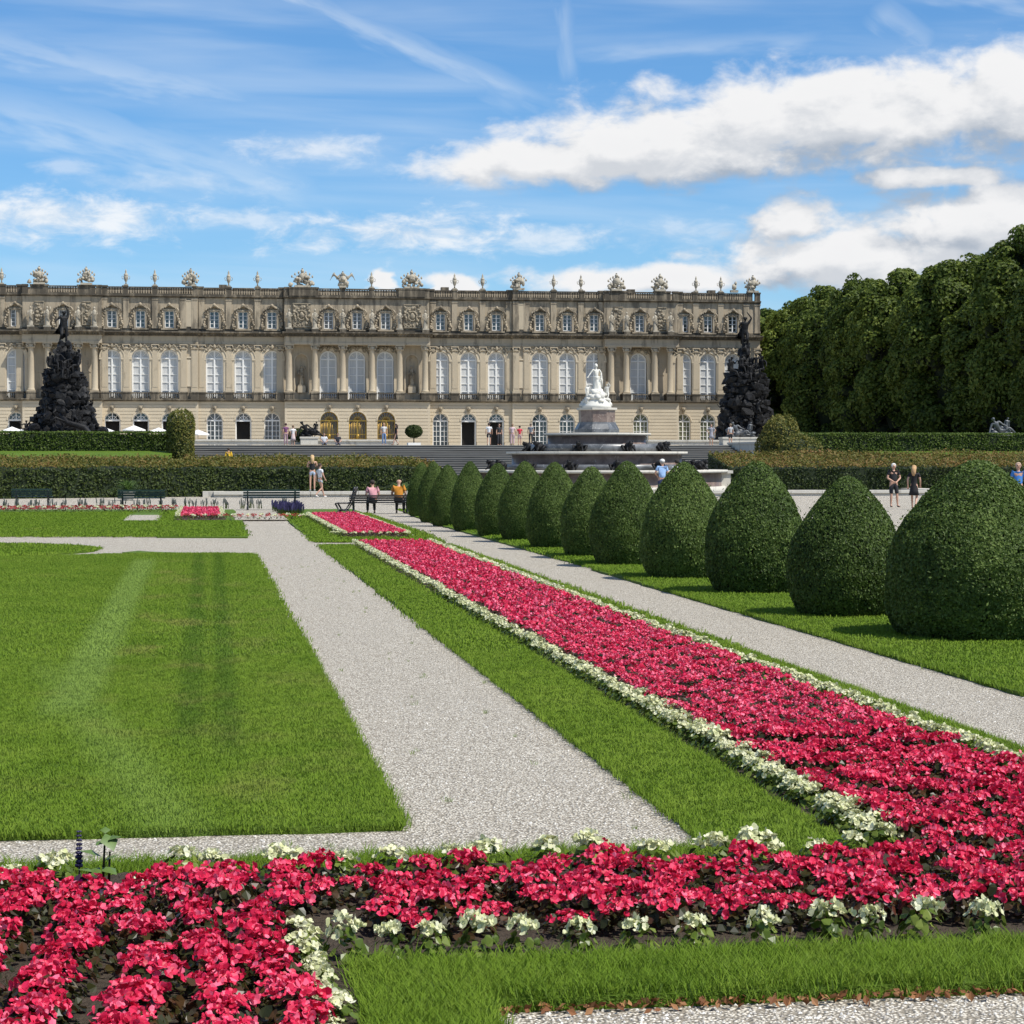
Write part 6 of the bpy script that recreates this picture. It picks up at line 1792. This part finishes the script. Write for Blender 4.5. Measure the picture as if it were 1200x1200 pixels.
ringt(4.35, Zs['k'] - .02, Zs['j'] + .02, 'step_ring', M['marble_grey'], 40, .5)
ringt(4.30, Zs['j'], Zs['i'], 'basin_wall', M['marble_brown'], 36, .0); ringt(4.45, Zs['i'], Zs['h'], 'rim_slab', M['marble_rim'], 36, .14)
ringt(3.0, Zs['h'] - .02, Zs['g'] + .03, 'step_ring', M['marble_grey'], 36, .35)
ringt(2.48, Zs['g'], Zs['f'], 'basin_wall', M['marble_brown'], 32, .0); ringt(2.6, Zs['f'], Zs['e'], 'rim_slab', M['marble_rim'], 32, .13)
tier('pedestal_foot', M['marble_grey'], [(1.15, Zs['e'] - .02), (1.15, Zs['d'] + .1), (1.0, Zs['c'] - .08), (.98, Zs['c'])], 8)
tier('pedestal', M['marble_brown'], [(.93, Zs['c']), (.95, Zs['b'])], 8)
tier('pedestal_slab', M['marble_rim'], [(.98, Zs['b']), (1.05, Zs['b'] + .03), (1.05, Zs['a'])], 8)
b = MB(); b.box(-.5, .5, -.5, .5, 0, 1.05); b.box(-.6, .6, -.6, .6, 1.05, 1.2); b.box(-.57, .57, -.57, .57, 0, .2)
o = b.obj('corner_pier', M['marble_rim'], ft, (6.2, -.5, 0))
o = link('corner_pier', o.data, ft, (-6.2, -.5, 0))
for k in range(44):
    t = 2 * PI * k / 44
    for rr, z, ch in ((5.25, Zs['k'], 3), (3.45, Zs['h'], 5)):
        if k % ch == 0 and math.sin(t) < .5:
            def frog():
                q = MB(); q.blob((0, 0, .22), (.17, .24, .2), 2, .3, 2); q.blob((0, -.2, .38), (.11, .13, .1), 3, .3, 2)
                for s in (-1, 1):
                    q.tube([(s * .12, .1, .2), (s * .3, .05, .26), (s * .26, -.12, .04)], [.09, .07, .04], 6); q.tube([(s * .1, -.15, .25), (s * .2, -.24, .12), (s * .18, -.34, .02)], [.05, .04, .03], 6)
                    q.blob((s * .06, -.26, .46), .035, 1, 0)
                return q.mesh('frog', M['bronze'])
            o = link('frog', shared('frog', frog), ft, (rr * math.cos(t), rr * math.sin(t), z - .02), t + PI / 2)
            o.scale = (1.1, 1.1, 1.1)
stt = Zs['a']
base = MB()
for k in range(46):
    a = rng.uniform(0, 6.28); t = rng.random(); r = .72 * (1 - .75 * t)
    base.blob((math.cos(a) * r, math.sin(a) * r * .8, stt + .1 + t * .75), (rng.uniform(.13, .28), rng.uniform(.13, .28), rng.uniform(.1, .22)), k, .5)
base.lathe([(.78, 0), (.7, .15), (.45, .5), (.3, .95)], (0, 0, stt), 14, sy=.85)
base.obj('rock_base', M['marble_white'], ft)
def goddess(name, h, m, parent, loc, rz=0, seed=0, arm=1):
    'draped standing woman, one arm lowered outwards, one holding her robe'
    K = dict(pelvis=(.03, 0, .95), waist=(.02, 0, 1.08), chest=(0, 0, 1.27), neck=(-.01, 0, 1.46), throat=(-.01, -.01, 1.53), head=(-.01, -.02, 1.62), crown=(-.01, -.01, 1.70),
             shL=(.18, 0, 1.41), elL=(.30, -.05, 1.20), wrL=(.27, -.20, 1.02) if arm else (.34, -.1, 1.5), shR=(-.18, 0, 1.42), elR=(-.34, -.02, 1.22), wrR=(-.50, -.10, 1.02), knL=(.13, -.16, .55), anL=(.10, .02, .1), toeL=(.12, -.14, .04))
    r = figure('figure', '', loc, rz, h, pose=K, mono=m, slim=1.02, cat='x')
    for k_ in ('label', 'category'): 
        if k_ in r: del r[k_]
    body = r.children[0]; body.parent = parent; body.location = loc; body.rotation_euler = (0, 0, rz); body.scale = r.scale; body.name = name
    sc_ = r.scale[0]; bpy.data.objects.remove(r)
    q = MB(); n = 20; vs = []; fs = []
    prof = [(.14, .11, 1.02), (.18, .15, .9), (.20, .19, .7), (.22, .22, .45), (.27, .25, .2), (.33, .3, .02)]
    for j, (rx, ry, z) in enumerate(prof):
        for i in range(n):
            t = 2 * PI * i / n; f = 1 + .12 * math.sin(6 * t + z * 5 + seed)
            vs.append((.03 + rx * f * math.cos(t), ry * f * math.sin(t) - .03, z))
    for j in range(len(prof) - 1):
        for i in range(n): fs.append((j * n + i, j * n + (i + 1) % n, (j + 1) * n + (i + 1) % n, (j + 1) * n + i))
    q.add(vs, fs, True)
    for i in range(5): q.tube([(-.22, -.08, 1.02 - .03 * i), (0, -.19, .93 - .05 * i), (.25, -.12, 1.0 - .06 * i), (.34, .02, 1.1 - .1 * i)], .03, 5)
    q.tube([(.30, .05, 1.18), (.36, .08, .8), (.34, .1, .4)], [.04, .07, .09], 6)
    q.blob((-.01, .03, 1.68), (.1, .11, .09), 3, .2, 2); q.blob((-.01, .12, 1.66), .05, 3, .2, 2)
    q.v = [(x * sc_, y * sc_, z * sc_) for x, y, z in q.v]
    o = q.obj('drapery', m, body); 
    o.scale = (1 / sc_,) * 3
    return body
goddess('goddess', 1.5, M['marble_white'], ft, (-.03, 0, stt + .72), 0.1, 2)
for (dx, rz_, hh) in ((-.5, .5, .95), (.52, -.4, 1.0)):
    b_ = figure('child', '', (0, 0, 0), 0, hh, pose=dict(wrL=(.12, -.1, 1.75), elL=(.26, -.05, 1.55), knL=(.12, -.2, .55)), mono=M['marble_white'], cat='x', slim=1.2, fingers=False)
    body = b_.children[0]; body.parent = ft; body.location = (dx, -.1, stt + .25); body.rotation_euler = (0, 0, rz_); body.scale = b_.scale; body.name = 'marble_child'; bpy.data.objects.remove(b_)

# pool rim and water in front of the fountain
pool = empty('basin', (AX, 106, 0), 0, 'wide stone rimmed water basin round the white fountain', 'basin')
xl, xr = gx(250, 101) - AX, gx(1112, 101) - AX
for i in range(16):
    a = xl + (xr - xl) * i / 16; e = xl + (xr - xl) * (i + 1) / 16
    b = MB(); b.box(a + .01, e - .01, -5.95 + .004 * (i % 2), -5.0, 0, .13); b.box(a + .008, e - .008, -6.05, -4.95, .13, .27 - .004 * (i % 3)); b.obj('rim_stone', M['marble_rim'], pool)
for s in (xl, xr):
    b = MB(); b.box(s - .5, s + .5, -4.94, 12, 0, .262); b.obj('rim_stone', M['marble_rim'], pool)
wm, N = mat('pool_water')
finish(N, (0.02, 0.035, 0.03), 0.06, N.noise(N.n('ShaderNodeNewGeometry').outputs['Position'], 3.0, 3), .3, .03, spec=.5)
b = MB(); b.add([(xl + .5, -4.95, .08), (xr - .5, -4.95, .08), (xr - .5, -3.6, .08), (xl + .5, -3.6, .08)], [(0, 1, 2, 3)]); b.obj('water', wm, pool)

# ------------------------------------------------------------------ the two dark rock fountains
def dark_fountain(label, px, Y, ytop, ybase, w_px, seed, side):
    x, zt = PX(px, ytop, Y); z0 = 2.9
    H = zt - z0; r = random.Random(seed)
    root = empty('rock_fountain', (x, Y, z0), 0, label, 'fountain')
    W = w_px / (2500 / Y) / 2
    hr = H * .54
    prof = [1.0, .82, .62, .46, .37, .33] if side > 0 else [1.05, .96, .90, .82, .76, .70]
    def half(t, a=0.0):
        return np.interp(t, [0, .12, .3, .6, .85, 1], prof) * W * (1 + .22 * mnoise.noise(Vector((math.cos(a) * 1.3, math.sin(a) * 1.3, t * 2.6 + seed * 5))))
    b = MB()
    for k in range(520):
        t = r.random() ** .9; a = r.uniform(0, 2 * PI); hw = half(t, a)
        s = r.uniform(.2, .62) * (1.1 - .3 * t)
        q = hw * r.uniform(.80, 1.0)
        b.blob((math.cos(a) * q, math.sin(a) * q * .8, t * hr), (s * r.uniform(.7, 1.3), s, s * r.uniform(.55, 1.2)), k, .8, 1, False, 2.2)
    b.lathe([(np.interp(t, [0, .12, .3, .6, .85, 1], prof) * W * .86, t * hr) for t in (0, .12, .3, .6, .85, 1)], n=14, sy=.8)
    b.obj('rock', M['bronze'], root)
    for t in ((.62, .985) if side < 0 else (.96,)):
        q = MB(); n = 22; vs = []
        for zz, f in ((0, .90), (.1, 1.0), (.28, .96)):
            for i in range(n):
                an = 2 * PI * i / n; ff = half(t, an) * 1.08 * f * (1 + .06 * math.sin(i * 2.7 + t * 9)); vs.append((ff * math.cos(an), ff * .8 * math.sin(an), t * hr + zz - .15 + .1 * math.sin(i * 1.9)))
        q.add(vs, [(j * n + i, j * n + (i + 1) % n, (j + 1) * n + (i + 1) % n, (j + 1) * n + i) for j in range(2) for i in range(n)] + [tuple(range(2 * n, 3 * n))]); q.obj('ledge', M['bronze'], root)
    def fig(nm, loc, rz, h, pose, slim=1.1):
        f = figure('tmp', '', (0, 0, 0), 0, h, pose=pose, mono=M['bronze'], cat='x', slim=slim, fingers=False)
        o = f.children[0]; o.parent = root; o.location = loc; o.rotation_euler = (0, 0, rz); o.scale = f.scale; o.name = nm; bpy.data.objects.remove(f); return o
    topz = H - hr
    q = MB(); pw = .25 if side > 0 else .26
    q.lathe([(W * pw, 0), (W * pw * .85, topz * .2), (W * pw * .5, topz * .42)], (0, 0, hr), 10)
    for k in range(46):
        t = r.random()
        q.blob((r.uniform(-1, 1) * W * pw * (1.15 - .7 * t), r.uniform(-.3, .15) * W, hr + t * topz * .48), (r.uniform(.16, .36), .28, r.uniform(.2, .5)), k, .7, 1, False, 2)
    q.obj('pedestal', M['bronze'], root)
    fh = topz * .60
    fig('crowning_figure', (0, -.1, hr + topz * .36), .3 * side, fh, dict(shL=(.18, 0, 1.42), elL=(.30, 0, 1.62), wrL=(.12, -.05, 1.86), elR=(-.30, 0, 1.2), wrR=(-.18, -.2, 1.15), knL=(.12, -.22, .6), anL=(.12, .1, .25)) if side < 0 else
        dict(elL=(.20, 0, 1.66), wrL=(.06, -.02, 1.9), elR=(-.30, 0, 1.3), wrR=(-.42, -.1, 1.2), knR=(-.16, -.25, .6), anR=(-.2, .1, .3)), 1.15)
    q = MB()
    for k in range(12): q.tube([(-.2 + .03 * k, .15, 0), (-.35 - .05 * k, .28, -.7 - .06 * k), (-.25 + .06 * k, .25, -1.9 + .04 * k)], .12, 5)
    q.obj('drapery', M['bronze'], root, (0, 0, hr + topz * .82))
    sit = lambda s: dict(knL=(.16, -.42, .92), anL=(.18, -.40, .45), toeL=(.2, -.55, .4), knR=(-.16, -.38, .80), anR=(-.2, -.6, .40), toeR=(-.2, -.75, .38), elL=(.34, -.05, 1.28), wrL=(.5, -.1, 1.45) if s else (.45, -.2, 1.1))
    fr = prof[-1]
    for (fx, fy, fz_, rz, hh, s) in ((-.78, -.35, -.9, .9, 2.9, 1), (.80, -.30, -.9, -.9, 3.0, 0), (.1, -.65, -1.0, 0.2, 2.4, 1), (-.75, .2, -.7, 1.8, 2.5, 0), (.85, .2, -.6, -1.8, 3.0, 1), (-.3, -.6, -.2, .5, 2.3, 0), (.42, -.55, 0, -.6, 2.2, 1)):
        fig('seated_figure', (fx * fr * W, fy * W * .8, hr + fz_ - .2), rz, hh, sit(s))
    for k in range(9):
        a = -PI * (k + .5) / 9; t = .12 + .5 * r.random(); hw = half(t, a)
        fig('climbing_figure', (math.cos(a) * hw * .98, math.sin(a) * hw * .85, t * hr - 1.0), r.uniform(-1, 1), r.uniform(1.9, 2.5),
            dict(elL=(.3, -.1, 1.6), wrL=(.4, -.15, 1.85), elR=(-.35, -.1, 1.3), wrR=(-.55, -.1, 1.5), knL=(.2, -.35, .8), anL=(.25, -.1, .5), toeL=(.28, -.2, .45)), 1.15)
    if side > 0:
        q = MB()
        q.tube([(-W * .05, -W * .66, hr * .42), (W * .10, -W * .76, hr * .30), (W * .42, -W * .80, hr * .24), (W * .62, -W * .84, hr * .10), (W * .9, -W * .8, hr * .02)], [.16, .24, .30, .2, .08], 7)
        q.tube([(W * .10, -W * .76, hr * .30), (-W * .12, -W * .82, hr * .37), (-W * .2, -W * .85, hr * .33)], [.12, .1, .06], 6)
        q.blob((W * .02, -W * .72, hr * .45), (.22, .22, .26), 1, .3, 2)
        q.obj('sea_creature', M['bronze'], root)
    return root
dark_fountain('dark bronze fountain of rocks and figures on the left, crowned by a tall pointed group', 75, 202, 360, 520, 116, 3, 1)
dark_fountain('dark bronze fountain of rocks and figures on the right, before the lime trees', 873, 202, 367, 520, 68, 4, -1)
# their pools with pale rims, and the bronze groups on the rims
for side, cx, a, e in (('left', -12.7, gx(200, 180), gx(452, 180)), ('right', 52.2, gx(736, 180), gx(897, 180))):
    r = empty('basin', ((a + e) / 2, 180, 2.85), 0, 'pale stone rim of the long pool of the %s dark fountain' % side, 'basin')
    b = MB(); w = (e - a) / 2
    b.box(-w, w, -8.5, -7.7, 0, .28); b.box(-w - .06, w + .06, -8.6, -7.6, .28, .42); b.obj('rim', M['marble_rim'], r)
    for k, s in ((1, -w), (2, w)):
        b = MB(); b.box(s - .4, s + .4, -7.6, 30, 0, .415); b.obj('rim', M['marble_rim'], r)
def river_group(label, px, Y, seed, m, wpx, zb, rz=0.0):
    x = PX(px, 520, Y)[0]
    r = empty('statue_group', (x, Y, zb), rz, label, 'statue')
    w = wpx / (2500 / Y) / 2
    b = MB(); b.box(-w, w, -.7, .7, 0, .62); b.box(-w - .06, w + .06, -.76, .76, .5, .64); b.obj('pedestal', M['marble_rim'], r)
    P = dict(pelvis=(.1, 0, .25), waist=(.02, 0, .38), chest=(-.1, -.02, .56), neck=(-.2, -.02, .72), throat=(-.24, -.03, .78), head=(-.28, -.04, .86), crown=(-.31, -.03, .92), shL=(.02, -.05, .74), elL=(.2, -.12, .58), wrL=(.38, -.2, .5),
             shR=(-.3, 0, .62), elR=(-.42, -.05, .36), wrR=(-.5, -.15, .12), hipL=(.18, -.08, .24), knL=(.55, -.15, .42), anL=(.9, -.15, .12), toeL=(1.05, -.18, .1), hipR=(.18, .08, .2), knR=(.6, .1, .18), anR=(1.0, .05, .08), toeR=(1.15, .02, .08))
    f = figure('tmp', '', (0, 0, 0), 0, 2.4, pose=P, mono=m, cat='x', slim=1.15, fingers=False); o = f.children[0]
    o.parent = r; o.location = (-.2, -.1, .6); o.scale = f.scale; o.name = 'reclining_figure'; bpy.data.objects.remove(f)
    f = figure('tmp', '', (0, 0, 0), 0, 1.35, pose={}, mono=m, cat='x', slim=1.2, fingers=False); o = f.children[0]
    o.parent = r; o.location = (w * .55, .25, .6); o.scale = f.scale; o.rotation_euler = (0, .2, 0); o.name = 'child_figure'; bpy.data.objects.remove(f)
    b = MB()
    for k in range(18): b.blob((rng.uniform(-w * .8, w * .8), rng.uniform(-.3, .4), .7 + rng.random() * .45), (rng.uniform(.15, .35), .2, rng.uniform(.12, .3)), k, .5)
    b.obj('rock_base', m, r)
    return r
river_group('dark bronze reclining group on a pale plinth by the left pool', 362, 171.0, 1, M['bronze'], 20, 2.84)
grey = plain('grey_lead', (.10, .105, .11), .5, .3, 3, .3)
river_group('grey bronze reclining river god on a broad plinth before the right dark fountain', 866, 169.0, 2, grey, 44, 2.84)
r = river_group('grey reclining statue on the clipped hedge level below the lime trees', 1172, 140.0, 3, grey, 26, 2.7, PI * 0)
